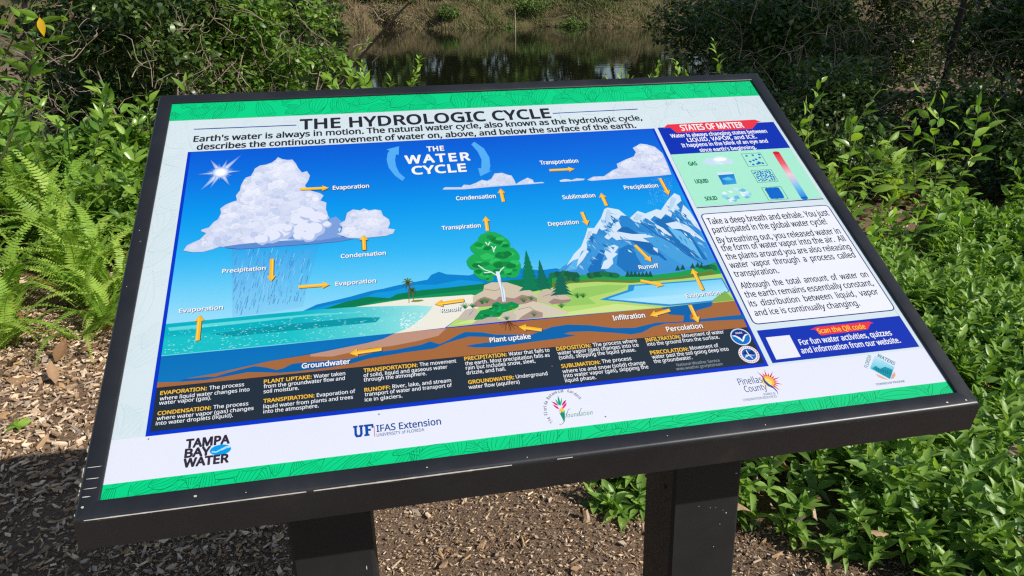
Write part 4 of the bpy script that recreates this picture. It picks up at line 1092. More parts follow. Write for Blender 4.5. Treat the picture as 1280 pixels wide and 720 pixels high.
L_GLOSS = mat_leaf('glossy_broad_leaf', (0.085, 0.21, 0.030), (0.28, 0.46, 0.060), 0.36, 0.30, 0.6)
L_FRESH = mat_leaf('fresh_green_leaf', (0.15, 0.32, 0.035), (0.36, 0.54, 0.08), 0.36, 0.45, 0.4)
L_FERN = mat_leaf('fern_green', (0.24, 0.42, 0.05), (0.48, 0.64, 0.12), 0.40, 0.5, 0.35)
L_YEL = mat_leaf('yellow_leaf', (0.75, 0.42, 0.01), (0.80, 0.50, 0.02), 0.3, 0.45, 0.4)
L_COVER = mat_leaf('ground_cover_leaf', (0.07, 0.18, 0.025), (0.36, 0.54, 0.11), 0.34, 0.40, 0.5, 'tint')
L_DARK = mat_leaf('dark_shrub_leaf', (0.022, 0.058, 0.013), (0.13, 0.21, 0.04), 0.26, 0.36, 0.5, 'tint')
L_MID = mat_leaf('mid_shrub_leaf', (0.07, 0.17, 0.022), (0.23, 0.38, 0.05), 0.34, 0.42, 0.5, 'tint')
L_BROWN = mat_plain('dead_leaf_brown', (0.20, 0.105, 0.05), (0.50, 0.33, 0.19), 0.75, 'obj')
M_FERNB = mat_plain('browned_fern', (0.20, 0.105, 0.035), (0.32, 0.19, 0.06), 0.8, 'obj')
M_STEM = mat_plain('green_stem', (0.05, 0.075, 0.02), (0.12, 0.14, 0.05), 0.7, 'obj')
M_TWIG = mat_plain('grey_twig', (0.13, 0.10, 0.07), (0.42, 0.33, 0.25), 0.9, 'tint')
M_BARK = mat_plain('dark_bark', (0.020, 0.016, 0.012), (0.055, 0.045, 0.035), 0.9, 'tint')
M_CHIP = mat_plain('wood_chip', (0.1, 0.1, 0.1), (0.9, 0.7, 0.5), 0.85, 'tint')
_r = [n_ for n_ in M_CHIP.node_tree.nodes if n_.type == 'VALTORGB' and abs(n_.color_ramp.elements[0].color[0] - .1) < .01][0].color_ramp
for p_, c_ in ((.22, (.34, .23, .145)), (.42, (.50, .31, .15)), (.52, (.42, .34, .27)), (.72, (.74, .53, .34))):
    e_ = _r.elements.new(p_); e_.color = (*c_, 1)
_r.elements[0].color = (.13, .08, .05, 1)
M_REED = mat_plain('bank_grass', (0.11, 0.145, 0.035), (0.30, 0.205, 0.135), 0.85, 'tint')
M_MOSS = mat_plain('bank_green', (0.06, 0.11, 0.02), (0.17, 0.25, 0.06), 0.8, 'tint')

# ------------------------------------------------------------------ leaf shapes; axis +Y, face +Z, unit length
def leaf_shape(width, fold, curl, seg=4, pw=0.8, wave=0.0):
    V = []; T = []
    for k in range(seg + 1):
        t = k / seg
        w_ = width * math.sin(PI * t ** pw) if 0 < k < seg else 0.0
        z = -curl * t * t
        if k in (0, seg): V.append((0, t, z))
        else: V += [(-w_, t, z + w_ * fold + wave * (k % 2)), (0, t, z), (w_, t, z + w_ * fold - wave * (k % 2))]
    T.append((0, 2, 1)); T.append((0, 3, 2))
    for k in range(1, seg - 1):
        a = 1 + (k - 1) * 3; b = a + 3
        for q in (0, 1): T += [(a + q, a + q + 1, b + q + 1), (a + q, b + q + 1, b + q)]
    a = 1 + (seg - 2) * 3; e = a + 3
    T += [(a, a + 1, e), (a + 1, a + 2, e)]
    return np.array(V, dtype=float), np.array(T)
def frames(D, rg, up_bias=0.6, roll=0.5):
    """orthonormal frames (n,3,3) whose columns are x, y=D, z"""
    D = D / np.linalg.norm(D, axis=1, keepdims=True)
    U = np.tile(np.array([0, 0, 1.0]), (len(D), 1)) * up_bias + rg.normal(size=D.shape) * roll
    X = np.cross(D, U); X /= np.linalg.norm(X, axis=1, keepdims=True) + 1e-9
    Z = np.cross(X, D)
    return np.stack([X, D, Z], axis=2)
def scatter(shapes, Pn, D, S, rg, up_bias=0.6, roll=0.5, tint=None):
    """merge many leaves into arrays"""
    n = len(Pn); R = frames(D, rg, up_bias, roll)
    pick = rg.integers(0, len(shapes), n); VV = []; TT = []; CC = []; off = 0
    if tint is None: tint = rg.random(n)
    for q, (V, T) in enumerate(shapes):
        idx = np.where(pick == q)[0]
        if not len(idx): continue
        W = np.einsum('nij,kj->nki', R[idx] * S[idx, None, None], V) + Pn[idx, None, :]
        k = len(V)
        VV.append(W.reshape(-1, 3)); TT.append((T[None] + (np.arange(len(idx)) * k)[:, None, None]).reshape(-1, 3) + off)
        CC.append(np.repeat(tint[idx], k)); off += len(idx) * k
    return np.concatenate(VV), np.concatenate(TT), np.repeat(np.concatenate(CC)[:, None], 3, 1)
def tube(pts, r0, r1, sides=5):
    pts = np.asarray(pts, float); n = len(pts); V = []; T = []
    for i in range(n):
        d = pts[min(i + 1, n - 1)] - pts[max(i - 1, 0)]; d /= np.linalg.norm(d) + 1e-9
        a = np.cross(d, (0.3, 0.2, 1) if abs(d[2]) < .9 else (1, 0, 0)); a /= np.linalg.norm(a); b = np.cross(d, a)
        r = r0 + (r1 - r0) * i / (n - 1)
        for k in range(sides): t = 2 * PI * k / sides; V.append(pts[i] + r * (a * math.cos(t) + b * math.sin(t)))
    for i in range(n - 1):
        for k in range(sides):
            k2 = (k + 1) % sides; T += [(i * sides + k, i * sides + k2, (i + 1) * sides + k2), (i * sides + k, (i + 1) * sides + k2, (i + 1) * sides + k)]
    return np.array(V), np.array(T)
def merge(parts_):
    V = []; T = []; o = 0
    for v, t in parts_: V.append(v); T.append(t + o); o += len(v)
    return np.concatenate(V), np.concatenate(T)
def tint_const(V, lo=0, hi=1, rg=None):
    t = (rg or np.random.default_rng(0)).uniform(lo, hi, len(V)); return np.repeat(t[:, None], 3, 1)

BROAD = [leaf_shape(.19, .35, .22), leaf_shape(.16, .5, .35), leaf_shape(.21, .2, .12), leaf_shape(.18, .3, .5)]
COVER = [leaf_shape(.20, .5, .25), leaf_shape(.23, .35, .10, 4, .9), leaf_shape(.17, .7, .45), leaf_shape(.21, .5, -.12)]
NARROW = [leaf_shape(.10, .4, .3), leaf_shape(.13, .3, .15), leaf_shape(.09, .5, .55)]
def leaf_lite(w_, fold, curl):
    return (np.array([(0, 0, 0), (-w_, .36, w_ * fold - curl * .13), (-w_ * .72, .72, w_ * fold * .7 - curl * .5), (0, 1, -curl), (w_ * .72, .72, w_ * fold * .7 - curl * .5), (w_, .36, w_ * fold - curl * .13)], float),
            np.array([(0, 5, 1), (1, 5, 4), (1, 4, 2), (2, 4, 3)]))
SMALL = [leaf_lite(.26, .3, .2), leaf_lite(.20, .3, .4)]
TINY = [(np.array([(0, 0, 0), (-.28, .5, .05), (0, 1, -.15), (.28, .5, .05)], float), np.array([(0, 3, 1), (1, 3, 2)]))]

def leaf_meshes(prefix, shapes, mat):
    return [tri_mesh(prefix, V, T, mat) for V, T in shapes]
LM_GLOSS = leaf_meshes('glossy_leaf', BROAD, L_GLOSS); LM_FRESH = leaf_meshes('fresh_leaf', [leaf_shape(.20, .35, .3), leaf_shape(.17, .3, .5), leaf_shape(.22, .25, .15)], L_FRESH)
LM_YEL = leaf_meshes('yellow_leaf', BROAD[2:3], L_YEL)

def put_leaf(me, parent, loc, d, s, rg, up_bias=.7, roll=.4, name='leaf'):
    o = bpy.data.objects.new(name, me)
    R = frames(np.array([d], float), rg, up_bias, roll)[0] * s
    M = Matrix([[R[0][0], R[0][1], R[0][2], loc[0]], [R[1][0], R[1][1], R[1][2], loc[1]], [R[2][0], R[2][1], R[2][2], loc[2]], [0, 0, 0, 1]])
    C.objects.link(o); o.parent = parent; o.matrix_local = M
    return o

def stem_path(base, tip, rg, bow=.12, n=6):
    base = np.array(base, float); tip = np.array(tip, float); L = np.linalg.norm(tip - base)
    side = rg.normal(size=3) * bow * L; side[2] = abs(side[2]) * .3
    return [base + (tip - base) * t + side * math.sin(PI * t) for t in np.linspace(0, 1, n)]

def leafy_shrub(x, y, h, spread, nst, nleaf, L, label, cat, meshes, seed, group=None, lean=(0, 0), name='leafy_shrub', start=.25, up=.35, stem_r=.005, pair=True):
    """bush of several stems, every leaf an object of its own"""
    rg = np.random.default_rng(seed); z = float(ground_z(x, y))
    root = empty(name, (x, y, z - .02), label, cat, group)
    tot = 0
    for i in range(nst):
        a = 2 * PI * i / nst + rg.uniform(-.5, .5); r = spread * rg.uniform(.25, 1)
        hh = h * rg.uniform(.6, 1.0)
        path = stem_path((rg.uniform(-.04, .04), rg.uniform(-.04, .04), 0), (r * math.cos(a) + lean[0], r * math.sin(a) + lean[1], hh), rg)
        V, T = tube(path, stem_r, stem_r * .4, 5)
        obj('stem', tri_mesh('stem', V, T, M_STEM), root)
        per = nleaf // nst; path = np.array(path)
        for k in range(per):
            t = start + (1 - start) * (k + .5) / per
            q = t * (len(path) - 1); j = min(int(q), len(path) - 2); p = path[j] + (path[j + 1] - path[j]) * (q - j)
            ax = path[j + 1] - path[j]; ax /= np.linalg.norm(ax)
            aa = k * 2.4 + rg.uniform(-.5, .5)
            out = np.array([math.cos(aa), math.sin(aa), 0]); d = out * (1 - .45 * t) + ax * (.35 + .8 * t * t) * .8; d[2] += up * rg.uniform(-.6, 1)
            put_leaf(meshes[int(rg.integers(len(meshes)))], root, p, d, L * rg.uniform(.65, 1.1) * (1 if k < per - 2 else .7), rg)
            tot += 1
    return root

# ------------------------------------------------------------------ mulch
rgn = np.random.default_rng(7)
def chip_shape(seed):
    r = np.random.default_rng(seed)
    n = 5; a = np.sort(r.uniform(0, 2 * PI, n)); top = np.stack([np.cos(a) * .5 * r.uniform(.7, 1.1, n), np.sin(a) * .5 * r.uniform(.7, 1.1, n) * r.uniform(.16, .5), np.full(n, .07) + r.uniform(-.03, .06, n)], 1)
    bot = top.copy(); bot[:, 2] -= .13
    V = np.concatenate([top, bot]); T = [(0, k, k + 1) for k in range(1, n - 1)]
    for k in range(n): k2 = (k + 1) % n; T += [(k, k + n, k2 + n), (k, k2 + n, k2)]
    return V[:, [1, 0, 2]], np.array(T)
CH = [chip_shape(i) for i in range(9)]
def in_cover(x, y):     # the bed of ground cover, right of the mulch
    edge = np.interp(y, [0.9, 1.2, 1.45, 1.7, 1.95, 2.3, 2.8, 3.3, 6], [1.25, 1.06, 0.68, 0.49, 0.44, 0.54, 0.60, 0.20, -.3])
    return x > edge + .05 * np.sin(y * 11) + .04 * np.sin(y * 23 + 1)
def chips_of(n, x0, x1, y0, y1, s0, s1, seed, cond=None, tl=0.0, th=1.0, flat=.35):
    r = np.random.default_rng(seed); x = r.uniform(x0, x1, n); y = r.uniform(y0, y1, n)
    if cond is not None: k = cond(x, y); x, y = x[k], y[k]
    n = len(x); a = r.uniform(0, 2 * PI, n)
    D = np.stack([np.cos(a), np.sin(a), r.normal(size=n) * flat], 1)
    S = s0 + (s1 - s0) * r.random(n) ** 2.2
    Pn = np.stack([x, y, ground_z(x, y) + S * .10 + r.uniform(0, .010, n)], 1)
    return scatter(CH, Pn, D, S, r, 1.0, .35, tint=tl + (th - tl) * r.random(n) ** 1.3)
nt_cover = lambda x, y: ~in_cover(x - .12, y)
A1 = chips_of(46000, -.75, 1.3, 1.1, 2.3, .0045, .017, 1, nt_cover, .0, .95)
A2 = chips_of(15000, -1.9, -.3, 1.3, 3.4, .010, .040, 2, None, .08, 1.0)
A3 = chips_of(2600, -2.6, -.5, 1.9, 4.0, .03, .062, 3, None, .2, 1.0, .25)
A4 = chips_of(2400, -2.2, 1.5, 1.05, 3.4, .018, .045, 4, nt_cover, .25, .85)
def joinA(L):
    V = []; T = []; Cc = []; o = 0
    for v, t, c in L: V.append(v); T.append(t + o); Cc.append(c); o += len(v)
    return np.concatenate(V), np.concatenate(T), np.concatenate(Cc)
V, T, Cc = joinA([A1, A2, A3, A4])
tag(obj('wood_chip_mulch', tri_mesh('wood_chip_mulch', V, T, M_CHIP, Cc, False)), 'loose brown wood chip mulch covering the ground under the sign', 'mulch', kind='stuff')
# litter farther back, under the brush
def leafy_litter(n, x0, x1, y0, y1, seed):
    r = np.random.default_rng(seed); x = r.uniform(x0, x1, n); y = r.uniform(y0, y1, n)
    k = ground_z(x, y) > WATER - .05; x, y = x[k], y[k]; n = len(x)
    D = r.normal(size=(n, 3)); D[:, 2] *= .35
    return scatter(SMALL, np.stack([x, y, ground_z(x, y) + r.uniform(0, .03, n)], 1), D, r.uniform(.05, .12, n), r, .8, .8)
V, T, Cc = leafy_litter(15000, -9, 9, 3.4, 11, 5)
tag(obj('leaf_litter', tri_mesh('leaf_litter', V, T, M_CHIP, Cc * .75)), 'brown fallen leaves lying thick under the bushes by the pond', 'leaf litter', kind='stuff')

# big dead leaves one can pick out
DL = [tri_mesh('dead_leaf', *leaf_shape(.20, .75, -.45, 8, .8, .04), L_BROWN), tri_mesh('dead_leaf', *leaf_shape(.24, -.6, .4, 8, .85, .06), L_BROWN)]
def dead_leaf(x, y, z, ang, pitch, s, label, group=None, k=0):
    o = bpy.data.objects.new('dead_leaf', DL[k % 2]); C.objects.link(o)
    o.location = (x, y, float(ground_z(x, y)) + z); o.rotation_euler = (pitch, 0.25, ang); o.scale = (s, s, s)
    tag(o, label, 'dead leaf', group)
dead_leaf(1.225, 1.475, .165, .3, 1.1, .085, 'pale curled dead leaf standing upright in the ground cover under the right rail', k=0)
dead_leaf(.975, 1.395, .155, 1.1, .3, .095, 'long tan dead leaf lying on the ground cover right of the right post')
dead_leaf(.845, 1.34, .10, .5, .2, .11, 'dark brown dead leaf at the edge of the ground cover beside the right post', k=1)
dead_leaf(1.12, 1.20, .105, 1.3, .45, .062, 'orange brown dead leaf near the bottom edge of the ground cover', k=1)
dead_leaf(.99, 1.20, .04, 2.6, .1, .09, 'flat brown dead leaf on the mulch below the ground cover', k=0)
dead_leaf(1.62, 1.38, .16, 2.0, .2, .075, 'brown dead leaf caught in the ground cover at the right edge of the photo', k=1)
dead_leaf(1.55, 1.95, .17, .9, .2, .08, 'reddish dead leaf resting on the ground cover beside the lower right rail', k=1)
V, T, Cc = chips_of(900, .5, 3.2, 1.0, 3.0, .012, .05, 19, in_cover, .2, .9, .8)
V[:, 2] += .085
tag(obj('leaf_scraps', tri_mesh('leaf_scraps', V, T, M_CHIP, Cc, False)), 'small brown scraps of dead leaf caught in the ground cover', 'leaf litter', kind='stuff')
rgs = np.random.default_rng(8)
sprout = empty('green_sprout', (-1.17, 2.31, .01), 'tiny bright green sprout growing alone out of the sunlit mulch on the left', 'sprout')
for k in range(6): put_leaf(LM_FRESH[0], sprout, (0, 0, .015), (math.cos(k * 1.05), math.sin(k * 1.05), .5), .045, rgs)
for i, (x, y, s, lb) in enumerate(((-1.22, 2.78, .11, 'large brown dead leaf lying under the tip of the lowest fern frond'), (-1.06, 2.74, .10, 'orange brown dead leaf on the mulch close to the black left rail'), (-.95, 2.86, .10, 'dead leaf in the shadow where the ferns meet the left rail'),
        (-1.34, 2.66, .12, 'broad pale dead leaf on the mulch at the left edge below the ferns'), (-1.16, 2.60, .10, 'tan dead leaf lying lowest on the sunlit mulch before the ferns'), (-1.10, 2.92, .11, 'dark dead leaf half under the small flat fern'), (-1.40, 2.84, .11, 'brown dead leaf at the far left edge under the long frond'))):
    dead_leaf(x, y, .02, i * 1.7, .12 * (i % 3), s, lb, 'dead leaves in front of the ferns', i)
r_ = np.random.default_rng(31)
V, T = tube([(0, 0, 0), (.004, .003, .022), (.0, .006, .045)], .011, .007, 6)
st = obj('wood_chunk', tri_mesh('wood_chunk', V, T, M_CHIP, tint_const(V, .2, .6), False)); st.location = (.475, 1.505, 0)
tag(st, 'small upright chunk of bark standing in the mulch left of the right post', 'wood chunk')
V, T = tube([(0, 0, 0), (.10, .02, .012), (.19, .05, .004)], .008, .006, 6)
st = obj('fallen_stick', tri_mesh('fallen_stick', V, T, M_TWIG, tint_const(V, .2, .9))); st.location = (.95, 1.50, .03); st.rotation_euler = (0, 0, .9)
tag(st, 'short grey stick lying at the edge of the ground cover beside the right post', 'stick')

# ------------------------------------------------------------------ ground cover
def cover(n, seed):
    r = np.random.default_rng(seed)
    x = r.uniform(.4, 5.2, n * 3); y = r.uniform(.9, 5.6, n * 3)
    keep = in_cover(x, y) & (x < 0.9 + 1.15 * y) & (y < 3.15 + .35 * np.sin(x * 2.2) + .15 * np.sin(x * 7))
    keep &= (np.sin(x * 5.3 + 1.7 * np.sin(y * 4.1)) * np.sin(y * 6.1 + 1.3 * np.sin(x * 3.7)) > -.62) | (r.random(n * 3) < .25)
    # denser close to the camera, thinner farther back
    keep &= r.random(n * 3) < np.clip(2.6 / (y * .6 + x * .45), .28, 1)
    x, y = x[keep][:n], y[keep][:n]; m = len(x)
    edge = np.interp(y, [0.9, 1.2, 1.45, 1.7, 1.95, 2.3, 2.8, 3.3, 6], [1.25, 1.06, 0.68, 0.49, 0.44, 0.54, 0.60, 0.20, -.3])
    H = (.05 + .11 * r.random(m)) * np.clip((x - edge) / .25 + .3, .3, 1.25) * (1 + .5 * sstep(2, 4.5, y)) * (1 + .35 * np.sin(x * 4.1) * np.sin(y * 3.3))
    P_ = []; D_ = []; S_ = []; t_ = []
    for tier, (fz, el, sc_) in enumerate(((1.0, 1.0, .72), (.86, .55, 1.0), (.55, .2, 1.0))):
        k = 3 if tier == 0 else 4
        for q in range(k):
            a = 2 * PI * q / k + r.uniform(0, 2 * PI, m) * (1 if q == 0 else 0) + (q * 0)
            if q == 0: a0 = a
            a = a0 + 2 * PI * q / k + r.normal(size=m) * .25
            e = el + r.normal(size=m) * .22
            D_.append(np.stack([np.cos(a) * np.cos(e), np.sin(a) * np.cos(e), np.sin(e)], 1))
            P_.append(np.stack([x, y, ground_z(x, y) + H * fz], 1)); S_.append((.022 + .046 * r.random(m) ** .8) * sc_ * (1 + .25 * sstep(2, 4, y)))
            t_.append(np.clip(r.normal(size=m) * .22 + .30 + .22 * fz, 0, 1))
    return scatter(COVER, np.concatenate(P_), np.concatenate(D_), np.concatenate(S_), r, 1.0, .22, tint=np.concatenate(t_))
V, T, Cc = cover(7600, 77)
tag(obj('ground_cover', tri_mesh('ground_cover', V, T, L_COVER, Cc)), 'dense low green ground cover with pointed leaves filling the bed right of the sign', 'ground cover', kind='stuff')

# ------------------------------------------------------------------ ferns
def frond_mesh(n, w_, seed, mat):
    r = np.random.default_rng(seed); V = []; T = []
    def pt(t): return np.array([0, t, .30 * math.sin(t * 2.2) - .30 * t * t * t])
    for k in range(n):                                            # two rows of leaflets
        t = .10 + .88 * k / n; p = pt(t); ax = pt(t + .02) - p; ax /= np.linalg.norm(ax)
        L = w_ * math.sin(PI * min(1, (t * .93 + .04)) ** .62) * r.uniform(.9, 1.08); hw = .40 * .88 / n
        for s in (-1, 1):
            o = np.array([s * 1.0, .22, -.10 + r.uniform(-.12, .12)]); o /= np.linalg.norm(o)
            i0 = len(V); V += [p - ax * hw, p + o * L * .55 - ax * hw * .9, p + o * L, p + o * L * .5 + ax * hw * 1.05 + np.array([0, 0, .004]), p + ax * hw]
            T += [(i0, i0 + 1, i0 + 3), (i0, i0 + 3, i0 + 4), (i0 + 1, i0 + 2, i0 + 3)]
    Vr, Tr = tube([pt(t) + np.array([0, 0, -.002]) for t in np.linspace(0, 1, 9)], .006, .002, 4)
    V2 = np.concatenate([np.array(V), Vr]); T2 = np.concatenate([np.array(T), Tr + len(V)])
    return tri_mesh('frond', V2, T2, mat)
FM = [frond_mesh(36, .072, 1, L_FERN), frond_mesh(34, .088, 2, L_FERN), frond_mesh(40, .064, 3, L_FERN)]
FB = [frond_mesh(28, .06, 4, M_FERNB)]
def fern(x, y, n, L, label, seed, brown=1, up=1.0, bias=(0, 0)):
    rg = np.random.default_rng(seed); z = float(ground_z(x, y))
    root = empty('sword_fern', (x, y, z), label, 'fern', 'sword ferns at the foot of the left bushes')
    n = int(n * 1.7)
    for k in range(n):
        a = 2.4 * k + rg.uniform(-.4, .4); e = rg.uniform(.35, 1.25) * up
        d = (math.cos(a) * math.cos(e) + bias[0], math.sin(a) * math.cos(e) + bias[1], math.sin(e))
        br = k < brown
        if br: d = (d[0], d[1] - .4, .12)
        f = put_leaf((FB if br else FM)[int(rg.integers(1 if br else 3))], root, (rg.uniform(-.04, .04), rg.uniform(-.04, .04), 0), d, L * rg.uniform(.65, 1.08), rg, 1.0, .15, 'frond')
        if br: f['label'] = 'browned dry frond'
    return root
fern(-1.62, 3.30, 13, .66, 'bright fern at the left edge of the photo with long fronds arching over the mulch', 1, 1, bias=(.1, -.2))
fern(-1.28, 3.36, 15, .58, 'fern with upright fronds left of the black frame and a browned frond at its foot', 2, 2, 1.15)
fern(-2.05, 3.85, 13, .70, 'fern behind the leftmost one with pale fronds pointing up', 3, 1, bias=(.2, -.2))
fern(-1.55, 4.05, 14, .64, 'fern in the middle of the bed between two others below the broad leaves', 4, 0, 1.2)
fern(-1.02, 3.62, 12, .50, 'short fern nearest the left rail of the frame', 5, 2, 1.0)
fern(-2.45, 4.65, 12, .74, 'tall fern farthest back at the left edge with wide open fronds', 6, 0, 1.2, (.2, -.2))
fern(-1.18, 3.02, 6, .42, 'small flat fern whose two long fronds lie out over the dead leaves', 7, 1, .25, (.1, -.6))
fern(-1.60, 2.98, 6, .46, 'low fern with a single long frond reaching across the mulch at the left edge', 8, 0, .3, (.1, -.5))
fern(-1.90, 3.45, 14, .62, 'fern squeezed between the left edge and the bright arching one', 11, 1, 1.1)
fern(-1.42, 3.70, 14, .60, 'feathery fern just behind the one with upright fronds', 12, 0, 1.2)
fern(-1.85, 4.35, 13, .66, 'fern standing against the low broad leaved bush', 13, 0, 1.2, (.1, -.2))
fern(-1.12, 3.32, 10, .44, 'small fern in the shade of the left rail', 14, 2, .9)
fern(-2.35, 3.95, 13, .70, 'fern cut off by the left edge under the tall fern', 15, 1, 1.1, (.3, -.1))
fern(-1.30, 4.20, 12, .55, 'fern peeping over its neighbours next to the rail', 16, 0, 1.3)
fern(-1.48, 3.02, 11, .46, 'foremost fern at the left edge with fronds spilling over the mulch', 17, 2, 1.0, (0, -.2))
fern(-1.12, 3.10, 10, .40, 'foremost fern beside the left rail with fronds spilling over the dead leaves', 18, 1, 1.0, (0, -.2))
fern(-1.82, 3.12, 11, .50, 'foremost fern cut off by the left edge of the photo', 19, 1, 1.0, (.2, -.1))
fern(3.35, 4.10, 12, .46, 'yellowed fern in the dark gap among the right bushes', 9, 3, .9)
fern(2.72, 3.95, 10, .42, 'small fern half hidden behind the saplings right of the sign', 10, 3, .8)

# ------------------------------------------------------------------ left: broad-leaved bushes in the sun
G1 = 'broad leaved bushes left of the sign'
specs = [(-1.75, 4.75, .90, .50, 10, 260, .125, 'tallest bright broad leaved bush beside the top left corner of the frame'),
         (-2.30, 5.00, .95, .50, 10, 260, .125, 'broad leaved bush with pale shiny leaves behind the tall fern'),
         (-1.22, 4.45, .78, .42, 9, 220, .115, 'broad leaved bush hugging the upper left rail of the frame'),
         (-2.85, 5.35, 1.0, .5, 9, 220, .13, 'broad leaved bush at the left edge above the ferns'),
         (-1.50, 5.35, 1.05, .5, 9, 220, .12, 'darker broad leaved bush with glossy leaves behind the tallest bright one'),
         (-1.95, 4.25, .62, .42, 9, 200, .11, 'low broad leaved bush pushing up between the ferns'),
         (-1.05, 3.95, .55, .32, 8, 170, .10, 'small broad leaved bush low against the left rail'),
         (-2.60, 6.05, 1.35, .5, 8, 180, .12, 'upright broad leaved bush with a yellow leaf in front of the dark thicket'),
         (-1.02, 5.05, .92, .36, 8, 180, .11, 'broad leaved bush rising over the top left corner of the frame')]
for i, (x, y, h, sp_, ns, nl, L, lb) in enumerate(specs):
    root = leafy_shrub(x, y, h, sp_, ns, nl, L, lb, 'shrub', LM_GLOSS if i % 2 else LM_FRESH[:2] + LM_GLOSS, 100 + i, G1)
    if i == 7:
        rg = np.random.default_rng(3)
        f = put_leaf(LM_YEL[0], root, (.12, -.3, 1.05), (.2, -.2, -.6), .07, rg, name='leaf'); f['label'] = 'yellow leaf'
# glossy branch hanging into the top left corner
rg = np.random.default_rng(44)
ox, oy = -2.15, 3.55; oz = float(ground_z(ox, oy))
root = empty('overhanging_shrub', (ox, oy, oz), 'tall glossy leaved shrub with one bright yellow leaf in the top left corner', 'shrub')
for (tx, ty, tz, n_) in ((-1.22, 3.42, 1.235, 18), (-1.40, 3.55, 1.27, 16), (-1.12, 3.50, 1.265, 12), (-1.50, 3.40, 1.20, 16), (-1.30, 3.70, 1.33, 16), (-1.60, 3.6, 1.31, 14), (-1.38, 3.30, 1.24, 14)):
    path = stem_path((0, 0, 0), (tx - ox, ty - oy, tz - oz), rg, .06, 8); V, T = tube(path, .009, .0025, 5); obj('stem', tri_mesh('stem', V, T, M_STEM), root)
    path = np.array(path)
    for k in range(n_):
        t = .62 + .38 * (k + .5) / n_; q = t * 7; j = min(int(q), 6); p = path[j] + (path[j + 1] - path[j]) * (q - j)
        aa = k * 2.4; d = np.array([math.cos(aa), math.sin(aa), .1]) + (path[j + 1] - path[j]) * 2
        put_leaf(LM_GLOSS[int(rg.integers(4))], root, p, d, rg.uniform(.075, .115), rg)
f = put_leaf(LM_YEL[0], root, (-1.215 - ox, 3.40 - oy, 1.225 - oz), (.02, -.15, -1), .072, rg, .1, .1); f['label'] = 'bright yellow leaf'

# ------------------------------------------------------------------ right: lit saplings over the ground cover
G2 = 'saplings right of the sign'
for i, (x, y, h, sp_, ns, nl, L, lb) in enumerate((
        (2.55, 3.55, .86, .36, 7, 98, .11, 'sapling with drooping yellow green leaves rising highest right of the frame'),
        (2.10, 3.20, .58, .30, 8, 150, .085, 'leafy sapling pressed against the right rail halfway up'),
        (3.20, 3.65, .78, .45, 6, 78, .115, 'wide sapling with long lit leaves near the right edge of the photo'),
        (2.30, 3.95, .80, .30, 4, 44, .10, 'thin sapling behind the highest one'),
        (1.95, 2.75, .48, .28, 8, 150, .08, 'low bushy sapling growing over the ground cover beside the right rail'),
        (2.80, 3.05, .40, .34, 7, 98, .085, 'broad low sapling in the middle of the right bed'),
        (3.55, 3.30, .48, .34, 6, 72, .09, 'low sapling at the right edge above the ground cover'),
        (2.45, 2.95, .44, .26, 8, 130, .075, 'small sapling between the rail and the middle of the right bed'),
        (3.10, 2.75, .34, .30, 8, 130, .08, 'lowest sapling, spreading over the ground cover near the right edge'))):
    leafy_shrub(x, y, h, sp_, ns, nl, L, lb, 'sapling', LM_FRESH if i % 3 else LM_FRESH + LM_GLOSS[:1], 200 + i, G2, name='sapling', start=.2, up=.05, stem_r=.0035)
# sprigs against the water just behind the sign
for i, (x, y, h, n_, L, lb, ms) in enumerate((
        (-0.02, 3.95, .98, 80, .075, 'bright bushy sprig in front of the pond behind the upper left of the sign', LM_FRESH),
        (0.20, 4.30, 1.00, 70, .07, 'sprig with round leaves reaching toward the open water', LM_FRESH),
        (1.34, 3.7, .97, 60, .075, 'narrow leaved sprig standing alone in front of the open water', LM_FRESH),
        (1.90, 4.3, .99, 44, .08, 'small lit sprig left of the dark trees on the right', LM_FRESH))):
    leafy_shrub(x, y, h + .15, .26 if i < 2 else .18, 9, min(290, int(n_ * 3.2)), L * .82, lb, 'sprig', ms, 240 + i, 'sprigs between the sign and the pond', name='sprig', start=.66, up=.25, stem_r=.003)

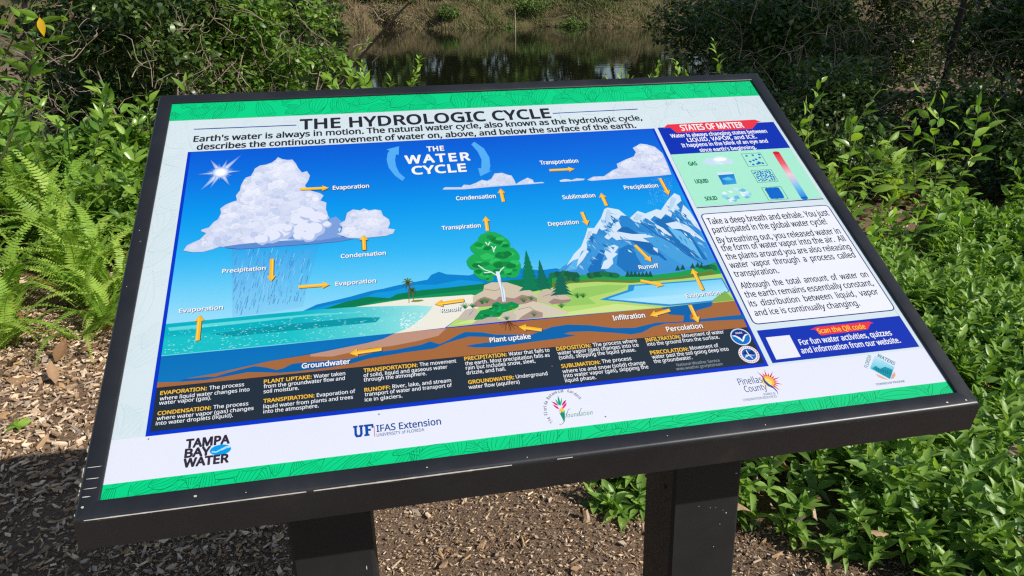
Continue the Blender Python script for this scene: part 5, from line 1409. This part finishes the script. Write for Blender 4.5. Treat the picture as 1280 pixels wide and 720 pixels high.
# ------------------------------------------------------------------ brush: bushes with a merged crown of many small leaves
def bush(x, y, h, r, n, L, mat, label, seed, cat='bush', name='dark_bush', group=None, zlow=.1, twigs=10, shapes=SMALL, flatten=1.0, lumps=7):
    rg = np.random.default_rng(seed); z = float(ground_z(x, y))
    root = empty(name, (x, y, z), label, cat, group)
    P_ = []; cs = []
    for k in range(lumps):
        a = rg.uniform(0, 2 * PI); rr = r * rg.uniform(0, .75); cz = h * rg.uniform(zlow + .1, .88)
        cs.append((rr * math.cos(a), rr * math.sin(a) * flatten, cz, r * rg.uniform(.28, .52)))
    tw = []
    for cxx, cyy, cz, cr in cs:
        m = int(n / lumps); v = rg.normal(size=(m, 3)); v /= np.linalg.norm(v, axis=1, keepdims=True)
        v *= (rg.random(m) ** .45)[:, None] * cr; v[:, 2] *= .75; P_.append(v + np.array([cxx, cyy, cz]))
        tw.append(tube(stem_path((rg.uniform(-.05, .05), rg.uniform(-.05, .05), 0), (cxx, cyy, cz), rg, .14, 6), .012 * (h / 2 + .3), .004, 5))
    for k in range(twigs):
        c = cs[int(rg.integers(lumps))]; v = rg.normal(size=3); v /= np.linalg.norm(v)
        b = np.array(c[:3]); tw.append(tube(stem_path(b - v * .1, b + v * c[3] * rg.uniform(.9, 1.5), rg, .15, 5), .005, .0015, 4))
    Pn = np.concatenate(P_); Pn = Pn[Pn[:, 2] > .02]
    D = rg.normal(size=Pn.shape); D[:, 2] = D[:, 2] * .5 - .1
    V, T, Cc = scatter(shapes, Pn, D, rg.uniform(.7, 1.15, len(Pn)) * L, rg, .9, .5)
    f = obj('foliage', tri_mesh('foliage', V, T, mat, Cc), root); f['kind'] = 'stuff'
    V, T = merge(tw); s = obj('stems', tri_mesh('stems', V, T, M_TWIG if twigs > 12 else M_BARK, tint_const(V, 0, .8)), root); s['kind'] = 'stuff'
    return root
BL_ = [(-3.5, 7.2, 1.85, .85, 2600, .085, 'dark thicket bush in the upper left behind the overhanging branch', 30),
       (-2.55, 7.3, 1.9, .75, 2600, .08, 'open twiggy bush with brown gaps left of the thin trunk', 40),
       (-1.75, 6.9, 1.9, .80, 6500, .075, 'dense dark bush above the top left corner of the sign', 14),
       (-1.15, 7.2, 1.85, .75, 6500, .075, 'shaded bush with round leaves behind the title of the sign', 14),
       (-4.6, 8.4, 2.3, 1.2, 5200, .09, 'large dark bush at the far left edge', 14),
       (-0.62, 7.3, 1.75, .60, 3000, .07, 'twiggy bush with bare pale branches beside the left end of the open water', 46),
       (-2.9, 9.2, 2.4, 1.3, 7000, .09, 'tall bush behind the shaded thicket on the left', 14),
       (-1.6, 9.8, 2.3, 1.1, 7000, .085, 'bush overhanging the left end of the pond', 14),
       (-0.75, 10.5, 1.9, .8, 4200, .08, 'farthest bush on the left shore of the pond', 24),
       (-0.15, 6.0, .95, .42, 2600, .055, 'low bush at the waterline behind the top rail of the sign', 10)]
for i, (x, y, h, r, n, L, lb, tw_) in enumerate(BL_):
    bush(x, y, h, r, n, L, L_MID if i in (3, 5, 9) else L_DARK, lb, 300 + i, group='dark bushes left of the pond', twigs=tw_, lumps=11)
BR_ = [(3.75, 6.6, 1.9, .75, 7500, .065, 'dark bush nearest the open water on the right side of the pond'),
       (4.5, 7.7, 2.2, .9, 8500, .07, 'shaded bush behind the upper right corner of the sign'),
       (6.1, 9.2, 2.4, 1.0, 8500, .075, 'shaded bush with a slim trunk through it near the right edge'),
       (7.3, 7.2, 2.4, 1.2, 8500, .08, 'dense dark bush at the right edge of the photo'),
       (4.9, 9.6, 2.4, 1.2, 7500, .08, 'taller dark bush behind the one nearest the water'),
       (7.4, 10.2, 2.8, 1.4, 9500, .08, 'dark bush standing back under the trees on the right'),
       (9.2, 10.0, 3.0, 1.6, 9500, .085, 'dark bush far back at the right edge'),
       (3.55, 5.2, 1.05, .60, 4800, .055, 'low dark bush with dead pale twigs above the highest sapling'),
       (5.9, 5.0, 1.2, .75, 5200, .06, 'low dark bush at the right edge beside the yellowed fern'),
       (2.9, 5.0, .85, .5, 4200, .05, 'smallest dark bush close to the upper right rail of the frame'),
       (4.5, 4.7, .70, .7, 4800, .055, 'wide low dark bush behind the right saplings'),
       (4.9, 3.9, .62, .6, 4200, .06, 'dark bush low at the right edge above the ground cover'),
       (3.5, 4.45, .50, .6, 4200, .05, 'knee high dark bush right behind the highest sapling'),
       (4.1, 3.9, .48, .6, 4200, .05, 'knee high dark bush under the wide sapling near the right edge'),
       (5.1, 5.8, .75, .9, 5200, .06, 'dark bush filling the shade under the dead twigs on the right'),
       (4.2, 5.7, .75, .8, 5200, .06, 'dark bush in the hollow between the saplings and the pond bank'),
       (6.6, 5.0, .9, .9, 5200, .06, 'dark bush cut off by the right edge behind the saplings'),
       (7.0, 6.3, 1.6, .9, 6500, .07, 'shaded bush between the slim trunk and the right edge')]
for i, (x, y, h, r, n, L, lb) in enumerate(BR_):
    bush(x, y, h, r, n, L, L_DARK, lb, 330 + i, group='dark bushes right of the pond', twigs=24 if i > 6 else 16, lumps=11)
for i, (x, y, h, r, n, L, lb) in enumerate(((-1.7, 5.6, .95, .55, 2400, .10, 'leafy bush filling the gap behind the tallest bright broad leaved bush'), (-2.7, 5.7, .95, .6, 2400, .10, 'leafy bush behind the ferns at the left edge'),
        (-1.05, 4.9, .75, .40, 1800, .085, 'leafy bush tucked behind the upper left rail'), (-2.3, 4.5, .62, .5, 2000, .095, 'leafy bush among the ferns'), (-3.3, 5.0, .95, .6, 2200, .10, 'leafy bush cut off by the left edge'), (-1.35, 4.0, .45, .4, 1800, .08, 'low leafy bush between the middle ferns and the left rail'))):
    bush(x, y, h, r, n, L, L_MID, lb, 380 + i, name='leafy_bush', group='leafy bushes in the left bed', twigs=6, shapes=BROAD, lumps=9)

# tangle of fallen pale twigs in the shade
def twig_tangle(x, y, n, r, h, label, seed):
    rg = np.random.default_rng(seed); P_ = []
    for k in range(n):
        p = np.array([rg.normal() * r, rg.normal() * r * .5, rg.random() ** 1.3 * h]); d = rg.normal(size=3); d[2] = abs(d[2]) * .8 - .1; d /= np.linalg.norm(d); L = rg.uniform(.10, .42)
        pts = [p.copy()]
        for q in range(6): d = d + rg.normal(size=3) * .28; d /= np.linalg.norm(d); p = p + d * L / 6; pts.append(p.copy())
        w_ = rg.uniform(.0015, .0055); P_.append(tube(pts, w_, w_ * .3, 4))
        if k % 2: P_.append(tube([pts[3], pts[3] + (pts[5] - pts[3]) * .6 + rg.normal(size=3) * L * .14, pts[3] + rg.normal(size=3) * L * .35], w_ * .6, .001, 3))
    V, T = merge(P_); o = obj('twig_tangle', tri_mesh('twig_tangle', V, T, M_TWIG, tint_const(V, .2, 1, rg)))
    o.location = (x, y, float(ground_z(x, y))); tag(o, label, 'dead twigs', kind='stuff')
twig_tangle(3.9, 5.7, 330, .75, 1.5, 'tangle of pale dead twigs in the shade above the right rail', 1)
twig_tangle(5.5, 5.7, 280, .8, 1.6, 'tangle of pale dead twigs beside the slim trunk on the right', 2)
twig_tangle(-2.4, 6.2, 300, .8, 1.9, 'tangle of grey dead twigs in the thicket on the left', 3)
twig_tangle(-0.8, 6.6, 240, .5, 1.9, 'bare pale twigs leaning over the left end of the open water', 4)
twig_tangle(-3.3, 6.2, 260, .8, 1.9, 'grey dead twigs behind the leftmost broad leaved bush', 5)

# ------------------------------------------------------------------ trees
def tree(x, y, trunk_r, h, crown, r, n, L, mat, label, seed, group=None, limbs=9, name='shade_tree', lean=(0, 0), tilt=0.0, tone=None, lumps=14, thin=.5, shapes=SMALL):
    rg = np.random.default_rng(seed); z = float(ground_z(x, y))
    root = empty(name, (x, y, z - .05), label, 'tree', group)
    top = np.array([lean[0], lean[1], crown])
    path = [np.array([lean[0] * t ** 3 + tilt * min(t, .35) * crown, lean[1] * t ** 3, crown * t]) + np.array([math.sin(t * 9 + seed), math.cos(t * 7 + seed), 0]) * trunk_r * 1.2 for t in np.linspace(0, 1, 15)]
    V, T = tube(path, trunk_r, trunk_r * .45, 8)
    V = V + rg.normal(size=V.shape) * trunk_r * .07
    path = path[::2] + [path[-1]]
    obj('trunk', tri_mesh('trunk', V, T, M_BARK, tint_const(V, 0, 1, rg)), root)
    P_ = []; path = np.array(path)
    for k in range(lumps):
        a = 2.4 * k + rg.uniform(-.4, .4); rr = r * math.sqrt((k + .5) / lumps) * .85
        c = top + np.array([rr * math.cos(a), rr * math.sin(a), rg.uniform(-.4, .45) * (h - crown)])
        cr = r * rg.uniform(.22, .38)
        if k < limbs:
            j = int(rg.integers(5, 9)); V, T = tube(stem_path(path[j], c, rg, .08, 6), trunk_r * .42, trunk_r * .1, 5)
            obj('limb', tri_mesh('limb', V, T, M_BARK, tint_const(V, 0, 1, rg)), root)
        m = n // lumps; v = rg.normal(size=(m, 3)); v /= np.linalg.norm(v, axis=1, keepdims=True)
        v *= (rg.random(m) ** thin)[:, None] * cr; v[:, 2] *= .7; P_.append(v + c)
    Pn = np.concatenate(P_); D = rg.normal(size=Pn.shape); D[:, 2] -= .3
    V, T, Cc = scatter(shapes, Pn, D, rg.uniform(.7, 1.2, len(Pn)) * L, rg, .7, .6)
    f = obj('crown', tri_mesh('crown', V, T, mat, Cc), root); f['kind'] = 'stuff'
    return root
# slim trunks seen in the thickets, with crowns high above the frame that shade the brush
tree(5.45, 6.2, .028, 7.6, 5.6, 2.5, 9000, .14, L_DARK, 'tree with a slim dark trunk rising near the right edge of the photo', 401, lean=(1.9, -1.7), tilt=-.14)
tree(6.6, 7.6, .022, 6.6, 5.0, 2.1, 7000, .14, L_DARK, 'thinner dark trunk just right of the slim one near the right edge', 402, lean=(2.4, -1.4), tilt=-.12)
tree(-2.80, 6.95, .025, 7.0, 5.2, 2.1, 7000, .13, L_DARK, 'thin dark trunk in the thicket above the broad leaved bushes on the left', 403, lean=(3.0, -1.0), tilt=.10)
tree(-1.55, 8.2, .05, 7.6, 5.8, 2.3, 8000, .14, L_DARK, 'dark trunk in the shade left of the pond', 404, lean=(3.2, -1.2))
tree(9.9, 1.9, .16, 8.0, 6.0, 3.0, 12000, .16, L_DARK, 'large tree beyond the right edge that shades the brush', 405)
tree(12.2, 7.6, .18, 9.4, 6.8, 3.6, 11000, .18, L_DARK, 'large tree farther right behind the first one', 406)
# leaning bare branch over the water
rg = np.random.default_rng(9)
V, T = merge([tube(stem_path((-.75, 6.7, -.3), (.42, 6.2, 1.22), rg, .05, 12), .020, .008, 6), tube(stem_path((-.2, 6.75, .45), (-.55, 6.2, 1.25), rg, .08, 6), .010, .003, 5), tube(stem_path((.1, 6.55, .75), (.55, 6.9, 1.1), rg, .08, 6), .007, .002, 5), tube(stem_path((-.5, 6.9, .12), (-.1, 6.2, .8), rg, .08, 6), .009, .003, 5)])
tag(obj('leaning_branch', tri_mesh('leaning_branch', V, T, M_BARK, tint_const(V, 0, 1, rg))), 'dark bare branch leaning right over the left end of the pond', 'branch')

# ------------------------------------------------------------------ far bank
def bank_grass(n, seed):
    r = np.random.default_rng(seed); x = r.uniform(-14, 30, n); f = far_shore(x); y = f + r.random(n) ** 1.4 * 11 - .5
    patch = np.clip(.5 + .6 * np.sin(x * 1.7 + 1.3 * np.sin(y * .9)) * np.sin(y * 1.6 + x * .8) + .35 * np.sin(x * 4.3 + y), 0, 1)
    z = ground_z(x, y); k = z > WATER - .08; x, y, z, patch = x[k], y[k], z[k], patch[k]; m = len(x)
    H = r.uniform(.07, .30, m) * (.6 + 2.2 * patch ** 2); a = r.uniform(0, PI, m); w_ = r.uniform(.012, .03, m)
    lx, ly = r.normal(size=m) * .75 * H, r.normal(size=m) * .5 * H
    V = np.zeros((m, 3, 3)); V[:, 0] = np.stack([x - np.cos(a) * w_, y - np.sin(a) * w_, z], 1); V[:, 1] = np.stack([x + np.cos(a) * w_, y + np.sin(a) * w_, z], 1); V[:, 2] = np.stack([x + lx, y + ly, z + H], 1)
    t = np.clip(.12 + .50 * (1 - patch) * r.random(m) + .55 * (sstep(9, 1, x)) + .3 * sstep(14, 19, x) + r.normal(size=m) * .12, 0, 1)
    return V.reshape(-1, 3), np.arange(m * 3).reshape(-1, 3), np.repeat(np.repeat(t, 3)[:, None], 3, 1)
V, T, Cc = bank_grass(80000, 12)
tag(obj('bank_grass', tri_mesh('bank_grass', V, T, M_REED, Cc)), 'rough straw coloured and green grass covering the far bank of the pond', 'grass', kind='stuff')
for i, (x, y, h, r, m_, lb) in enumerate(((5.5, 38.6, .8, 1.0, M_MOSS, 'round green clump on the far bank straight behind the sign'), (11.5, 36.6, .7, 1.2, M_MOSS, 'low green clump on the far bank toward the right'), (8.3, 37.2, .55, .9, M_MOSS, 'small green clump at the waterline of the far bank'), (13.4, 38.4, .8, 1.1, M_MOSS, 'green clump high on the far bank near the dark trees on the right'), (10.0, 39.2, .7, 1.2, M_MOSS, 'green clump near the top edge of the photo above the pond'),
        (2.0, 39.6, .9, 1.3, M_REED, 'brown bush on the far bank left of the green clumps'), (15.5, 37.8, .9, 1.4, M_REED, 'brown bush on the far bank beside the dark trees on the right'), (-1.6, 38.2, 1.0, 1.4, M_REED, 'brown bush at the left end of the far bank'))):
    bush(x, y + 6, h, r, 2400, .12, m_, lb, 500 + i, name='bank_bush', group='bushes on the far bank', twigs=8)
V, T = tube([(0, 0, 0), (.02, 0, .5), (.0, 0, 1.15)], .035, .02, 5)
o = obj('dead_snag', tri_mesh('dead_snag', V, T, M_TWIG, tint_const(V, .8, 1))); o.location = (8.0, 39.6, WATER - .1); tag(o, 'pale dead stem standing in the pond near the far bank', 'dead stem')
fx = [(-16, 46, 10), (-10, 49, 11), (-5, 45, 9.5), (0.5, 47, 11), (5.6, 50, 7), (8.6, 46, 11.5), (13.2, 48, 10.5), (17.2, 45, 10.5), (23, 46, 11.5), (29, 46, 10.5), (35, 44, 11)]
names_ = ['first', 'second', 'third', 'fourth', 'fifth', 'sixth', 'seventh', 'eighth', 'ninth', 'tenth', 'last']
for i, (x, y, h) in enumerate(fx):
    tree(x, y + 6, .16, h, h * .48, h * .36, 3300, .64, L_DARK if i % 3 else L_MID, names_[i] + ' tree from the left in the row behind the far bank, mirrored in the pond', 600 + i, 'trees behind the far bank', limbs=4, name='far_tree', lumps=11, thin=.6, shapes=TINY)
for i, (x, y, h, r) in enumerate(((-12, 43, 5, 3.8), (-6, 42.5, 5, 3.6), (-1.8, 43, 4.6, 3.2), (2.6, 43, 4.6, 2.6), (6.6, 43, 4.2, 2.2), (10.4, 43, 5, 2.5), (14.2, 42.5, 4.4, 2.2), (19.0, 43, 5, 2.8), (24.5, 43, 5, 3.4), (31, 43, 5, 3.6))):  # unseen shrubs added to keep bright sky out of the pond's reflection
    bush(x, y + 6, h * 1.1, r * 1.1, 4200, .58, L_DARK, names_[i] + ' big shrub from the left behind the far bank, out of view, added to darken the pond reflection', 650 + i, name='added_far_shrub', group='unseen shrubs added behind the far bank', twigs=4, lumps=24, zlow=-.08, shapes=TINY)
